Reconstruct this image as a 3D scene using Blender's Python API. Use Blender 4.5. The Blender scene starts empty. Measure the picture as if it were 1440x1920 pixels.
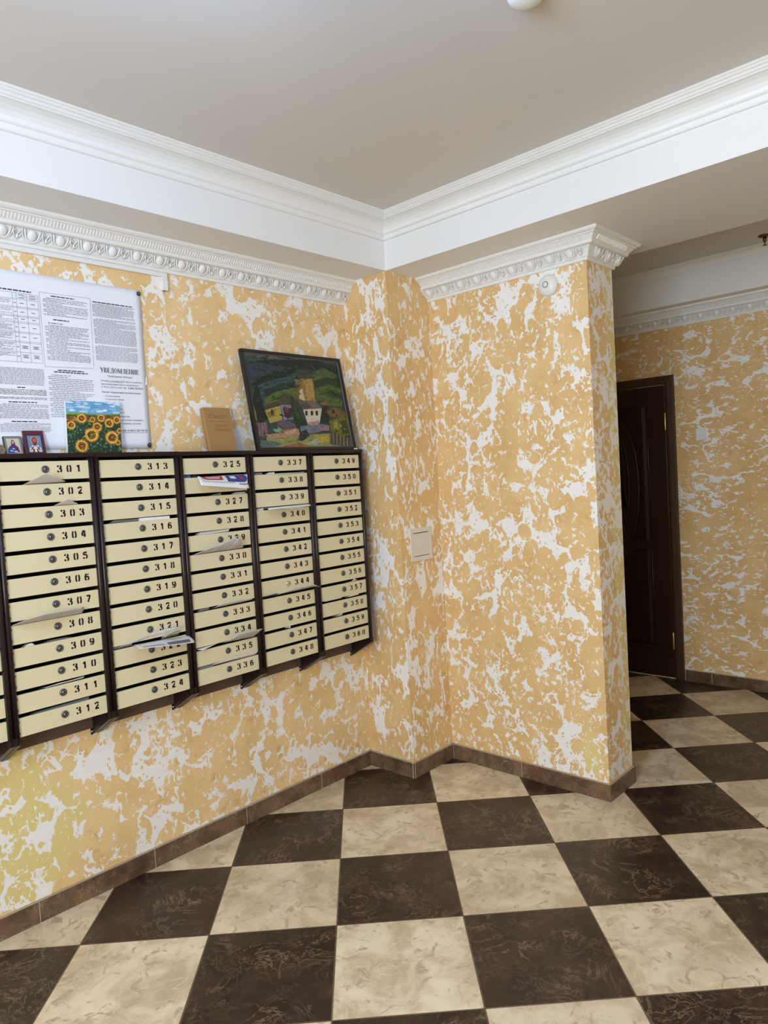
import bpy, math, random
from mathutils import Vector, Matrix

# ------------------------------------------------------------------ scene, camera, lights, exposure
sc = bpy.context.scene
COL = sc.collection
F_PX = 1354.747
cam_d = bpy.data.cameras.new('camera')
cam_d.sensor_fit = 'VERTICAL'
cam_d.sensor_height = 24.0
cam_d.lens = F_PX / 1920 * 24.0
cam_d.clip_start = 0.02
cam = bpy.data.objects.new('camera', cam_d)
COL.objects.link(cam)
RIGHT, UP, FWD = (0.6805, -0.730436, -0.058169), (0.075205, -0.009343, 0.997124), (0.728879, 0.682917, -0.048575)
cam.matrix_world = Matrix(((RIGHT[0], UP[0], -FWD[0], -3.082045),
                           (RIGHT[1], UP[1], -FWD[1], -2.782648),
                           (RIGHT[2], UP[2], -FWD[2], 1.573544),
                           (0, 0, 0, 1)))
sc.camera = cam
vs = sc.view_settings
vs.view_transform = 'Standard'
vs.look = 'None'
vs.gamma = 1.0
vs.use_curve_mapping = False
vs.exposure = -0.06
w = bpy.data.worlds.new('world'); sc.world = w
w.use_nodes = True
w.node_tree.nodes['Background'].inputs[0].default_value = (0.9, 0.92, 1.0, 1)
w.node_tree.nodes['Background'].inputs[1].default_value = 0.05
# (position, drop below the ceiling, radius, emission strength, colour) of the globe lamps, all outside the frame; the last two are added for fill
LAMPS = [((-2.38, -1.78), .27, .125, 38.0, (0.38, 0.76, 1.48), 'cool white glass globe lamp under the lobby ceiling, out of frame above'),
         ((-3.95, -2.1), .36, .125, 33.0, (1.0, 0.99, 0.96), 'added neutral white glass globe lamp behind the viewer, for fill light'),
         ((1.25, -3.1), .22, .10, 6.0, (1.0, 0.90, 0.68), 'added warm white glass globe lamp to brighten the corridor, out of frame')]
# added fill light, set in a made-up unseen window left of the viewer
FILL_WIN = (-3.5, -1.9, 0.9, 2.3)     # y range, z range of the added opening in the west wall
dl = bpy.data.lights.new('added_fill_light', 'AREA'); dl.shape = 'RECTANGLE'; dl.size = 1.6; dl.size_y = 1.4
dl.energy = 140.0; dl.color = (0.82, 0.94, 1.06)
dlo = bpy.data.objects.new('added_fill_light', dl); COL.objects.link(dlo)
dlo.location = (-4.66, -2.7, 1.6); dlo.rotation_euler = (0, math.radians(-90), 0)

# ------------------------------------------------------------------ room dimensions (metres)
# x runs along the mailbox wall to the right, y into that wall, z up; the corner is at the origin
CA, CB = 0.333, 0.314          # corner column
PY, PT = -1.234, 0.252         # end and thickness of the partition
FX = 2.05                      # far corridor wall
ZB = 2.608                     # beam undersides
ZC = 2.855                     # ceilings
WX, SY, NY = -4.6, -4.6, 1.2   # outer limits
BX0, BX1, BX2 = -0.333, 0.485, 1.85
HB = 0.079
COR_Z = 2.494

# ------------------------------------------------------------------ helpers
class MB:
    def __init__(s): s.v = []; s.f = []; s.m = []; s.uv = {}; s.sm = []; s.col = {}
    def add(s, vs_, fs, m=0, smooth=False):
        o = len(s.v); s.v += [tuple(p) for p in vs_]
        for f in fs: s.f.append([o + i for i in f]); s.m.append(m); s.sm.append(smooth)
        return o
    def box(s, x0, x1, y0, y1, z0, z1, m=0):
        p = [(x0,y0,z0),(x1,y0,z0),(x1,y1,z0),(x0,y1,z0),(x0,y0,z1),(x1,y0,z1),(x1,y1,z1),(x0,y1,z1)]
        s.add(p, [(0,3,2,1),(4,5,6,7),(0,1,5,4),(1,2,6,5),(2,3,7,6),(3,0,4,7)], m)
    def quad(s, a, b, c, d, m=0): s.add([a,b,c,d], [(0,1,2,3)], m)
    def prism(s, poly, fn, a, b, m=0):
        """poly: 2D points; fn(p, t) -> 3D; extruded from t=a to t=b"""
        n = len(poly)
        vv = [fn(p, a) for p in poly] + [fn(p, b) for p in poly]
        s.add(vv, [tuple(range(n))[::-1], tuple(range(n, 2*n))] + [(i, (i+1) % n, n+(i+1) % n, n+i) for i in range(n)], m)
    def lathe(s, prof, fn, n=32, m=0, smooth=True):
        """prof: (r, h) list; fn(x, y, h) -> 3D"""
        vv = []; k = len(prof)
        for i in range(n):
            a = 2*math.pi*i/n
            for r, h in prof: vv.append(fn(r*math.cos(a), r*math.sin(a), h))
        fs = []
        for i in range(n):
            j = (i+1) % n
            for q in range(k-1):
                fs.append((i*k+q, j*k+q, j*k+q+1, i*k+q+1))
        s.add(vv, fs, m, smooth)
    def tube(s, pts, r, n=8, m=0, closed=False, half=None):
        pts = [Vector(p) for p in pts]; k = len(pts); vv = []
        ref = Vector(half) if half else Vector((0.13, 0.37, 0.92))
        for i, p in enumerate(pts):
            if closed: d = pts[(i+1) % k] - pts[i-1]
            else: d = pts[min(i+1, k-1)] - pts[max(i-1, 0)]
            d.normalize()
            a = d.cross(ref); a.normalize(); b = a.cross(d)
            rr = r[i] if isinstance(r, (list, tuple)) else r
            for q in range(n):
                t = 2*math.pi*q/n
                vv.append(p + a*math.cos(t)*rr + b*math.sin(t)*rr)
        fs = []
        for i in range(k if closed else k-1):
            j = (i+1) % k
            for q in range(n): fs.append((i*n+q, i*n+(q+1) % n, j*n+(q+1) % n, j*n+q))
        if not closed: fs += [tuple(range(n))[::-1], tuple(range((k-1)*n, k*n))]
        s.add(vv, fs, m, True)
    def ribbon(s, pts, wd, fn, m=0):
        """flat stroke of width wd along 2D pts; fn(x, y) -> 3D"""
        k = len(pts); L = []; R_ = []
        for i in range(k):
            x0, y0 = pts[max(i-1, 0)]; x1, y1 = pts[min(i+1, k-1)]
            dx, dy = x1-x0, y1-y0; l = math.hypot(dx, dy) or 1
            nx, ny = -dy/l*wd/2, dx/l*wd/2
            x, y = pts[i]; L.append((x+nx, y+ny)); R_.append((x-nx, y-ny))
        vv = [fn(*p) for p in L] + [fn(*p) for p in R_]
        s.add(vv, [(k+i, k+i+1, i+1, i) for i in range(k-1)], m)
    def build(s, name, mats, parent=None, bevel=0, seg=2, origin=None):
        me = bpy.data.meshes.new(name)
        if parent is not None: o = WL[parent.name]
        else: o = Vector(origin) if origin else Vector((0, 0, 0))
        me.from_pydata([(p[0]-o.x, p[1]-o.y, p[2]-o.z) for p in s.v], [], s.f)
        for mm in (mats if isinstance(mats, (list, tuple)) else [mats]): me.materials.append(mm)
        for i, p in enumerate(me.polygons):
            p.material_index = s.m[i]; p.use_smooth = s.sm[i]
        if s.uv:
            ul = me.uv_layers.new(name='UVMap')
            for p in me.polygons:
                u = s.uv.get(p.index)
                if u:
                    for li, t in zip(p.loop_indices, u): ul.data[li].uv = t
        if s.col:
            ca = me.color_attributes.new('paint', 'FLOAT_COLOR', 'CORNER')
            for p in me.polygons:
                c = s.col.get(p.index, (0.5, 0.5, 0.5, 1))
                for li in p.loop_indices: ca.data[li].color = c
        me.validate(); me.update()
        ob = bpy.data.objects.new(name, me); COL.objects.link(ob)
        if parent is not None: ob.parent = parent
        else: ob.location = o
        WL[ob.name] = o
        if bevel:
            b = ob.modifiers.new('bevel', 'BEVEL'); b.width = bevel; b.segments = seg; b.limit_method = 'ANGLE'; b.angle_limit = math.radians(40)
        return ob
WL = {}
def thing(name, label, cat, loc, group=None):
    o = bpy.data.objects.new(name, None); COL.objects.link(o); o.location = loc
    o.empty_display_size = 0.05
    WL[o.name] = Vector(loc)
    o['label'] = label; o['category'] = cat
    if group: o['group'] = group
    return o
def tag(o, label, cat, group=None):
    o['label'] = label; o['category'] = cat
    if group: o['group'] = group
    return o
def struct(o): o['kind'] = 'structure'; return o
def inst(name, me, parent, loc):
    o = bpy.data.objects.new(name, me); COL.objects.link(o); o.parent = parent; o.location = loc
    WL[o.name] = WL[parent.name] + Vector(loc)
    return o

def sweep(mb, path, prof, z0, m=0, cap=True, smooth=False):
    """profile (e, z) swept along a 2D path, offset to the right hand side with mitred corners"""
    P = [Vector(p) for p in path]; n = len(P); offs = []
    for i in range(n):
        ds = []
        if i > 0: ds.append((P[i]-P[i-1]).normalized())
        if i < n-1: ds.append((P[i+1]-P[i]).normalized())
        ns = [Vector((d.y, -d.x)) for d in ds]
        if len(ns) == 1: offs.append(ns[0])
        else:
            b = ns[0]+ns[1]; offs.append(b * (2.0/b.length_squared) if b.length > 1e-6 else ns[0])
    k = len(prof); vv = []
    for i in range(n):
        for e, z in prof:
            q = P[i] + offs[i]*e; vv.append((q.x, q.y, z0+z))
    fs = []
    for i in range(n-1):
        for j in range(k-1): fs.append((i*k+j, (i+1)*k+j, (i+1)*k+j+1, i*k+j+1))
        fs.append((i*k+k-1, (i+1)*k+k-1, (i+1)*k, i*k))
    if cap: fs += [tuple(range(k)), tuple(range((n-1)*k, n*k))[::-1]]
    mb.add(vv, fs, m, smooth)

def text_mesh(body):
    cu = bpy.data.curves.new('t', 'FONT'); cu.body = body; cu.size = 1.0; cu.resolution_u = 3
    ob = bpy.data.objects.new('t', cu); COL.objects.link(ob)
    dg = bpy.context.evaluated_depsgraph_get()
    me = bpy.data.meshes.new_from_object(ob.evaluated_get(dg))
    v = [tuple(p.co) for p in me.vertices]; f = [tuple(p.vertices) for p in me.polygons]
    bpy.data.objects.remove(ob); bpy.data.curves.remove(cu); bpy.data.meshes.remove(me)
    return v, f
def put_text(mb, body, x0, x1, zb, h, fn, m=0):
    v, f = text_mesh(body)
    if not v: return
    mx0 = min(p[0] for p in v); mx1 = max(p[0] for p in v)
    sx = (x1-x0)/(mx1-mx0)
    mb.add([fn(x0+(p[0]-mx0)*sx, zb+p[1]*h/0.73) for p in v], f, m)

# ------------------------------------------------------------------ materials
def srgb(r, g, b):
    def c(v):
        v /= 255.0
        return v/12.92 if v <= 0.04045 else ((v+0.055)/1.055)**2.4
    return (c(r), c(g), c(b), 1.0)
class NT:
    def __init__(s, name):
        s.mat = bpy.data.materials.new(name); s.mat.use_nodes = True
        s.t = s.mat.node_tree; s.bsdf = s.t.nodes['Principled BSDF']
    def n(s, typ, *ins, **kw):
        nd = s.t.nodes.new('ShaderNode'+typ)
        named = kw.pop('I', {})
        for k, v in kw.items(): setattr(nd, k, v)
        for i, v in enumerate(ins): s.put(nd.inputs[i], v)
        for k, v in named.items(): s.put(nd.inputs[k], v)
        return nd
    def put(s, sock, v):
        if v is None: return
        if isinstance(v, bpy.types.NodeSocket): s.t.links.new(v, sock)
        elif isinstance(v, bpy.types.Node): s.t.links.new(v.outputs[0], sock)
        else: sock.default_value = v
    def math(s, op, a, b=None, c=None, clamp=False):
        nd = s.t.nodes.new('ShaderNodeMath'); nd.operation = op; nd.use_clamp = clamp
        for i, v in enumerate((a, b, c)): s.put(nd.inputs[i], v)
        return nd.outputs[0]
    def vm(s, op, a, b=None, c=None):
        nd = s.t.nodes.new('ShaderNodeVectorMath'); nd.operation = op
        s.put(nd.inputs[0], a)
        if op == 'SCALE': s.put(nd.inputs['Scale'], b)
        else: s.put(nd.inputs[1], b)
        return nd.outputs['Value'] if op in ('DOT_PRODUCT', 'LENGTH') else nd.outputs['Vector']
    def noise(s, vec, scale, detail=2.0, rough=0.5, dist=0.0, out=0):
        nd = s.t.nodes.new('ShaderNodeTexNoise')
        s.put(nd.inputs['Vector'], vec); s.put(nd.inputs['Scale'], scale); s.put(nd.inputs['Detail'], detail)
        s.put(nd.inputs['Roughness'], rough); s.put(nd.inputs['Distortion'], dist)
        return nd.outputs[out]
    def vor(s, vec, scale):
        nd = s.t.nodes.new('ShaderNodeTexVoronoi'); nd.feature = 'F1'
        s.put(nd.inputs['Vector'], vec); s.put(nd.inputs['Scale'], scale)
        return nd.outputs['Distance']
    def step(s, v, a, b):
        nd = s.t.nodes.new('ShaderNodeMapRange'); nd.interpolation_type = 'SMOOTHSTEP'
        s.put(nd.inputs['Value'], v); s.put(nd.inputs['From Min'], a); s.put(nd.inputs['From Max'], b)
        return nd.outputs['Result']
    def mix(s, f, a, b, mode='MIX'):
        nd = s.t.nodes.new('ShaderNodeMix'); nd.data_type = 'RGBA'; nd.blend_type = mode
        s.put(nd.inputs[0], f); s.put(nd.inputs[6], a); s.put(nd.inputs[7], b)
        return nd.outputs[2]
    def bump(s, h, strength, dist):
        nd = s.n('Bump', I={'Height': h, 'Strength': strength, 'Distance': dist})
        s.put(s.bsdf.inputs['Normal'], nd.outputs[0])
    def out(s, color=None, rough=None, **kw):
        if color is not None: s.put(s.bsdf.inputs['Base Color'], color)
        if rough is not None: s.put(s.bsdf.inputs['Roughness'], rough)
        for k, v in kw.items(): s.put(s.bsdf.inputs[k.replace('_', ' ')], v)
        return s.mat
    def pos(s): return s.n('NewGeometry').outputs['Position']
    def obj(s): return s.n('TexCoord').outputs['Object']

def plain(name, c, rough=0.5, metal=0.0, spec=0.5, var=0.06, scale=40):
    m = NT(name)
    k = m.noise(m.obj(), scale, 3, 0.6)
    dark = tuple(x*(1-var) for x in c[:3]) + (1,)
    lite = tuple(min(1, x*(1+var)) for x in c[:3]) + (1,)
    return m.out(m.mix(k, dark, lite), rough, Metallic=metal, Specular_IOR_Level=spec)

def plaster(name, stretch=(1, 1, 1), amount=0.0, fineness=1.0, yellow=None, endface=False, ochre=srgb(236, 200, 142), ochre2=srgb(224, 184, 122)):
    """ochre stucco with ragged smooth white flakes, specks and veins"""
    m = NT(name); P = m.pos()
    q = m.vm('MULTIPLY', P, tuple(k*fineness for k in stretch))
    # the ochre coat is a foam of round patches; the smooth white flakes are the pointed gaps left between them
    warp = m.vm('SUBTRACT', m.noise(q, 9, 3, 0.6, out=1), (0.5, 0.5, 0.5))
    warp2 = m.vm('SUBTRACT', m.noise(q, 45, 3, 0.6, out=1), (0.5, 0.5, 0.5))
    q1 = m.vm('ADD', m.vm('ADD', q, m.vm('SCALE', warp, 0.075)), m.vm('SCALE', warp2, 0.016))
    mod = m.math('MULTIPLY', m.math('SUBTRACT', m.noise(P, 3.4, 3, 0.55), 0.5), 0.46)
    amt = amount
    if endface:
        ny = m.n('SeparateXYZ', m.n('NewGeometry').outputs['Normal']).outputs[1]
        amt = m.math('ADD', amount, m.math('MULTIPLY', m.step(m.math('MULTIPLY', ny, -1.0), 0.5, 0.6), 0.085))
    def gaps(scale, thr, soft, k=1.0):
        v = m.vor(q1, scale)
        t = m.math('SUBTRACT', thr, m.math('MULTIPLY', mod, k))
        return m.step(v, t, m.math('ADD', t, soft))
    big = m.math('MULTIPLY', gaps(13.0, m.math('SUBTRACT', 0.668, amt), 0.014), m.step(m.vor(q1, 40), 0.25, 0.28))
    mid = m.math('MULTIPLY', gaps(28, m.math('SUBTRACT', 0.725, amt), 0.026), m.step(m.vor(q1, 75), 0.22, 0.26))
    fine = m.math('MULTIPLY', gaps(40, m.math('SUBTRACT', 0.70, amt), 0.03, 1.3), m.step(m.noise(P, 5.5, 3, 0.6), 0.47, 0.56))
    small = gaps(62, m.math('SUBTRACT', 0.795, amt), 0.05, 0.8)
    white = m.math('MAXIMUM', m.math('MAXIMUM', m.math('MAXIMUM', big, mid), small), fine, clamp=True)
    tone = m.noise(P, 5.0, 4, 0.6)
    oc = m.mix(m.step(tone, 0.3, 0.7), ochre, ochre2)
    oc = m.mix(m.step(m.noise(P, 13, 3, 0.6), 0.56, 0.74), oc, srgb(220, 174, 114))
    if yellow is not None:
        oc = m.mix(yellow(m, P), oc, srgb(230, 211, 140))
    grain = m.noise(P, 160, 2, 0.6)
    oc = m.mix(m.math('MULTIPLY', grain, 0.22), oc, srgb(204, 166, 114))
    wc = m.mix(m.noise(P, 30, 3, 0.6), srgb(250, 246, 241), srgb(241, 236, 229))
    col = m.mix(white, oc, wc)
    rough = m.math('SUBTRACT', 0.75, m.math('MULTIPLY', white, 0.22))
    h = m.math('ADD', m.math('MULTIPLY', white, 0.7), m.math('MULTIPLY', m.noise(P, 120, 2, 0.6), 0.25))
    m.bump(h, 0.35, 0.0016)
    return m.out(col, rough, Specular_IOR_Level=0.3)

def yellow_left(m, P):
    x = m.n('SeparateXYZ', P)
    blob = m.math('ADD', m.math('MULTIPLY', m.math('SUBTRACT', m.noise(P, 3.5, 3, 0.6), 0.5), 1.0),
                  m.math('SUBTRACT', 1.0, m.math('MULTIPLY', m.math('ADD', m.math('ABSOLUTE', m.math('ADD', x.outputs[0], 2.15)), m.math('ABSOLUTE', m.math('SUBTRACT', x.outputs[2], 0.35))), 1.6)))
    return m.step(blob, 0.30, 0.62)
def yellow_right(m, P):
    x = m.n('SeparateXYZ', P)
    edge = m.math('SUBTRACT', 1.0, m.math('MULTIPLY', m.math('ADD', m.math('ABSOLUTE', m.math('ADD', x.outputs[1], 1.14)), m.math('MULTIPLY', m.math('ABSOLUTE', m.math('SUBTRACT', x.outputs[2], 0.2)), 0.45)), 5.0))
    endf = m.math('MULTIPLY', m.step(x.outputs[0], 0.10, 0.19), 0.9)
    blob = m.math('ADD', m.math('MULTIPLY', m.math('SUBTRACT', m.noise(P, 5, 3, 0.6), 0.5), 1.2), m.math('MAXIMUM', edge, endf))
    return m.step(blob, 0.45, 0.8)

M = {}
M['plaster_left'] = plaster('plaster_left', (1.0, 1.0, 0.80), -0.022, 1.08, yellow_left, ochre=srgb(243, 210, 155), ochre2=srgb(232, 196, 136))
M['plaster_column'] = plaster('plaster_column', (1.0, 1.0, 0.55), -0.012, 1.2)
M['plaster_right'] = plaster('plaster_right', (1.0, 1.0, 0.82), -0.030, 1.22, yellow_right, True)
M['plaster_far'] = plaster('plaster_far', (1.0, 0.75, 1.25), -0.050, 1.25)
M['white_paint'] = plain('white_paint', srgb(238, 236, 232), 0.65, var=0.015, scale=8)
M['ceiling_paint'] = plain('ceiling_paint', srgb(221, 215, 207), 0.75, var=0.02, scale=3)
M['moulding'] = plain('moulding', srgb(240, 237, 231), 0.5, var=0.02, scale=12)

def floor_mat():
    m = NT('checker_tiles'); P = m.pos(); S = 0.45; th = 0.789
    c, s = math.cos(th)/S, math.sin(th)/S
    X = m.math('ADD', m.vm('DOT_PRODUCT', P, (c, -s, 0)), 2.8371 + 20)
    Y = m.math('ADD', m.vm('DOT_PRODUCT', P, (s, c, 0)), 3.6843 + 20)
    fx, fy = m.math('FLOOR', X), m.math('FLOOR', Y)
    par = m.math('MODULO', m.math('ADD', fx, fy), 2.0)
    def edge(v, f):
        r = m.math('SUBTRACT', v, f); return m.math('MINIMUM', r, m.math('SUBTRACT', 1.0, r))
    e = m.math('MINIMUM', edge(X, fx), edge(Y, fy))
    grout = m.math('SUBTRACT', 1.0, m.step(e, 0.0040, 0.0068))
    idv = m.n('CombineXYZ', fx, fy, 0.0).outputs[0]
    wn = m.n('TexWhiteNoise', idv)
    q = m.vm('ADD', P, m.vm('SCALE', wn.outputs['Color'], 9.0))
    tv = wn.outputs['Value']
    # cream marble
    a = m.noise(q, 6.5, 6, 0.62, 0.6)
    cream = m.mix(m.step(a, 0.34, 0.66), srgb(202, 180, 144), srgb(241, 224, 192))
    cloud = m.noise(q, 16, 4, 0.6, 1.2)
    cream = m.mix(m.step(cloud, 0.54, 0.66), cream, srgb(190, 170, 138))
    vn = m.math('ABSOLUTE', m.math('SUBTRACT', m.noise(q, 9, 5, 0.6, 0.9), 0.5))
    cream = m.mix(m.math('MULTIPLY', m.math('SUBTRACT', 1.0, m.step(vn, 0.0, 0.018)), 0.6), cream, srgb(234, 222, 196))
    pit = m.math('MULTIPLY', m.step(m.noise(q, 85, 2, 0.6), 0.72, 0.77), m.step(m.noise(q, 8, 2, 0.5), 0.52, 0.62))
    cream = m.mix(m.math('MULTIPLY', pit, 0.7), cream, srgb(120, 96, 66))
    cream = m.mix(m.math('MULTIPLY', m.math('SUBTRACT', tv, 0.5), 0.35, clamp=True), cream, srgb(170, 150, 118))
    # dark emperador marble
    b = m.noise(q, 7, 6, 0.65, 0.5)
    dark = m.mix(m.step(b, 0.34, 0.72), srgb(42, 29, 23), srgb(66, 49, 38))
    v2 = m.math('ABSOLUTE', m.math('SUBTRACT', m.noise(q, 5.5, 6, 0.66, 1.4), 0.5))
    vm_ = m.step(m.noise(q, 5, 3, 0.5), 0.42, 0.62)
    dark = m.mix(m.math('MULTIPLY', m.math('MULTIPLY', m.math('SUBTRACT', 1.0, m.step(v2, 0.0, 0.020)), vm_), 0.75), dark, srgb(140, 116, 92))
    v3 = m.math('ABSOLUTE', m.math('SUBTRACT', m.noise(q, 17, 5, 0.62, 1.0), 0.5))
    dark = m.mix(m.math('MULTIPLY', m.math('SUBTRACT', 1.0, m.step(v3, 0.0, 0.03)), m.math('MULTIPLY', m.step(m.noise(q, 6, 3, 0.5), 0.4, 0.65), 0.6)), dark, srgb(122, 100, 80))
    col = m.mix(par, dark, cream)
    col = m.mix(grout, col, srgb(112, 92, 70))
    rough = m.math('ADD', m.math('ADD', 0.26, m.math('MULTIPLY', grout, 0.5)), m.math('MULTIPLY', m.noise(q, 12, 3, 0.6), 0.16))
    m.bump(m.math('SUBTRACT', m.math('MULTIPLY', m.noise(q, 30, 3, 0.6), 0.12), grout), 0.4, 0.0012)
    return m.out(col, rough, Specular_IOR_Level=0.45)
M['floor'] = floor_mat()

def plinth_mat():
    m = NT('plinth_marble'); P = m.pos()
    a = m.noise(P, 9, 5, 0.62, 0.5)
    c = m.mix(m.step(a, 0.3, 0.7), srgb(84, 64, 48), srgb(128, 102, 76))
    c = m.mix(m.step(m.noise(P, 4, 3, 0.6), 0.55, 0.7), c, srgb(112, 76, 52))
    v = m.math('ABSOLUTE', m.math('SUBTRACT', m.noise(P, 7, 5, 0.6, 1.2), 0.5))
    c = m.mix(m.math('MULTIPLY', m.math('SUBTRACT', 1.0, m.step(v, 0.0, 0.008)), 0.5), c, srgb(186, 160, 128))
    return m.out(c, 0.3, Specular_IOR_Level=0.4)
M['plinth'] = plinth_mat()
M['grout'] = plain('grout', srgb(176, 158, 132), 0.9)

def metal_paint(name, c, rough, scale=60, var=0.03):
    m = NT(name); o = m.pos()
    k = m.noise(o, 5, 3, 0.5)
    col = m.mix(k, tuple(x*(1-var) for x in c[:3])+(1,), tuple(min(1, x*(1+var)) for x in c[:3])+(1,))
    m.bump(m.noise(o, 700, 2, 0.5), 0.06, 0.0004)
    return m.out(col, rough, Specular_IOR_Level=0.45)
M['cream_metal'] = metal_paint('cream_metal', srgb(224, 211, 172), 0.38)
M['brown_metal'] = metal_paint('brown_metal', srgb(36, 21, 21), 0.33)
M['box_inside'] = plain('box_inside', srgb(20, 15, 15), 0.8)
M['under_metal'] = metal_paint('under_metal', srgb(96, 78, 66), 0.5)
M['lock_metal'] = plain('lock_metal', srgb(112, 114, 116), 0.3, 0.85, var=0.1, scale=90)
M['lock_dark'] = plain('lock_dark', srgb(52, 54, 56), 0.35, 0.6)
M['chrome'] = plain('chrome', srgb(225, 225, 222), 0.18, 1.0, var=0.02)
M['black_paint'] = plain('black_paint', srgb(22, 18, 18), 0.55)
M['paper_white'] = plain('paper_white', srgb(240, 240, 240), 0.7, var=0.02)
M['paper_grey'] = plain('paper_grey', srgb(226, 220, 215), 0.75, var=0.03)
M['paper_dim'] = plain('paper_dim', srgb(120, 124, 128), 0.5, var=0.12)
M['paper_blue'] = plain('paper_blue', srgb(70, 120, 180), 0.5, var=0.3, scale=120)
M['paper_black'] = plain('paper_black', srgb(44, 42, 44), 0.5, var=0.2)
M['poster'] = plain('poster', srgb(240, 242, 248), 0.28, var=0.02, scale=6)
M['ink'] = plain('ink', srgb(124, 128, 142), 0.6)
M['ink_light'] = plain('ink_light', srgb(146, 150, 162), 0.6)
M['ink_black'] = plain('ink_black', srgb(36, 36, 42), 0.6)
M['red_print'] = plain('red_print', srgb(186, 44, 60), 0.6)
M['blue_print'] = plain('blue_print', srgb(56, 70, 140), 0.6, var=0.35, scale=200)
M['photo_print'] = plain('photo_print', srgb(110, 110, 116), 0.6, var=0.5, scale=220)
def news(name, n, dens):
    m = NT(name); uv = m.n('TexCoord').outputs['UV']
    x = m.n('SeparateXYZ', uv)
    row = m.math('FRACT', m.math('MULTIPLY', x.outputs[1], n))
    word = m.noise(m.n('CombineXYZ', m.math('MULTIPLY', x.outputs[0], 60.0), m.math('MULTIPLY', m.math('FLOOR', m.math('MULTIPLY', x.outputs[1], n)), 7.3), 0.0).outputs[0], 1.0, 1)
    colu = m.math('FRACT', m.math('MULTIPLY', x.outputs[0], 3.0))
    k = m.math('MULTIPLY', m.step(row, 0.42, 0.5), m.step(word, 0.40, 0.46))
    k = m.math('MULTIPLY', k, m.step(colu, 0.08, 0.10))
    return m.out(m.mix(m.math('MULTIPLY', k, dens), srgb(220, 215, 212), srgb(110, 108, 112)), 0.8)
M['news'] = news('news', 9.0, 0.3)
M['newstext'] = news('newstext', 13.0, 0.6)
M['plastic_white'] = plain('plastic_white', srgb(236, 234, 228), 0.35, var=0.01)
M['plastic_ivory'] = plain('plastic_ivory', srgb(226, 216, 198), 0.4, var=0.01)
M['plastic_grey'] = plain('plastic_grey', srgb(150, 148, 144), 0.4)
M['frame_black'] = plain('frame_black', srgb(26, 25, 28), 0.28, var=0.2, scale=30)
M['frame_lip'] = plain('frame_lip', srgb(110, 104, 96), 0.4, var=0.3, scale=60)
M['brass'] = plain('brass', srgb(212, 190, 140), 0.3, 0.9)
M['brass_dark'] = plain('brass_dark', srgb(110, 86, 54), 0.4, 0.8)
def wood(name, a, b, rough):
    m = NT(name); o = m.pos()
    q = m.vm('MULTIPLY', o, (30.0, 30.0, 1.6))
    g = m.noise(q, 2.2, 4, 0.6, 0.6)
    return m.out(m.mix(g, a, b), rough, Specular_IOR_Level=0.4)
M['door_wood'] = wood('door_wood', srgb(44, 27, 18), srgb(58, 37, 25), 0.3)
M['door_panel'] = wood('door_panel', srgb(36, 19, 14), srgb(47, 27, 20), 0.26)
M['frame_wood'] = wood('frame_wood', srgb(62, 43, 29), srgb(78, 56, 38), 0.35)
def painted(name, rough=0.45, sc_=70, amt=0.5, bump=0.4):
    m = NT(name); a = m.n('VertexColor'); a.layer_name = 'paint'
    o = m.obj()
    q = m.vm('MULTIPLY', o, (1.0, 1.0, 2.2))
    n1 = m.noise(q, sc_, 4, 0.65, 1.5)
    c = m.mix(amt, a.outputs[0], m.mix(m.step(n1, 0.3, 0.72), srgb(40, 40, 40), srgb(216, 216, 210)), 'SOFT_LIGHT')
    m.bump(n1, bump, 0.001)
    return m.out(c, rough, Specular_IOR_Level=0.4)
M['oil_paint'] = painted('oil_paint', 0.5, 60, 0.75, 0.6)
M['flower_paint'] = painted('flower_paint', 0.5, 150, 0.45, 0.5)
M['icon_paint'] = painted('icon_paint', 0.3, 220, 0.25, 0.1)
M['book_cloth'] = plain('book_cloth', srgb(166, 128, 78), 0.7, var=0.05, scale=200)
M['book_pages'] = plain('book_pages', srgb(214, 196, 156), 0.8)
M['book_dark'] = plain('book_dark', srgb(122, 94, 56), 0.7)
M['book_red'] = plain('book_red', srgb(168, 84, 50), 0.7)
M['icon_wood'] = plain('icon_wood', srgb(96, 34, 40), 0.35)
M['icon_silver'] = plain('icon_silver', srgb(150, 146, 146), 0.35, 0.5, var=0.4, scale=300)
M['disc_wood'] = plain('disc_wood', srgb(142, 104, 66), 0.5, var=0.15, scale=60)

# ------------------------------------------------------------------ setting: floor, walls, beams, ceilings
b = MB(); b.box(WX-.1, FX+.1, SY-.1, NY+.1, -.1, 0); struct(b.build('floor', M['floor']))
b = MB(); b.box(WX-.1, -CA, 0, .12, 0, ZC+.1); struct(b.build('wall_left', M['plaster_left']))
b = MB(); b.box(-CA, 0, -CB, .12, 0, ZC+.1); struct(b.build('wall_column', M['plaster_column']))
b = MB(); b.box(0, PT, PY, NY+.1, 0, ZB); struct(b.build('wall_right', M['plaster_right']))
b = MB(); b.box(FX, FX+.1, SY-.1, NY+.1, 0, ZC+.1); struct(b.build('wall_far', M['plaster_far']))
b = MB(); b.box(PT, FX, NY, NY+.1, 0, ZC+.1); struct(b.build('wall_end', M['plaster_far']))
b = MB(); b.box(WX-.1, FX, SY-.1, SY, 0, ZC+.1); struct(b.build('wall_back', M['plaster_right']))
b = MB()
for q in ((SY, FILL_WIN[0], 0, ZC+.1), (FILL_WIN[1], 0, 0, ZC+.1), (FILL_WIN[0], FILL_WIN[1], 0, FILL_WIN[2]), (FILL_WIN[0], FILL_WIN[1], FILL_WIN[3], ZC+.1)): b.box(WX-.1, WX, q[0], q[1], q[2], q[3])
struct(b.build('wall_west', M['plaster_left']))
b = MB()
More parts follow.
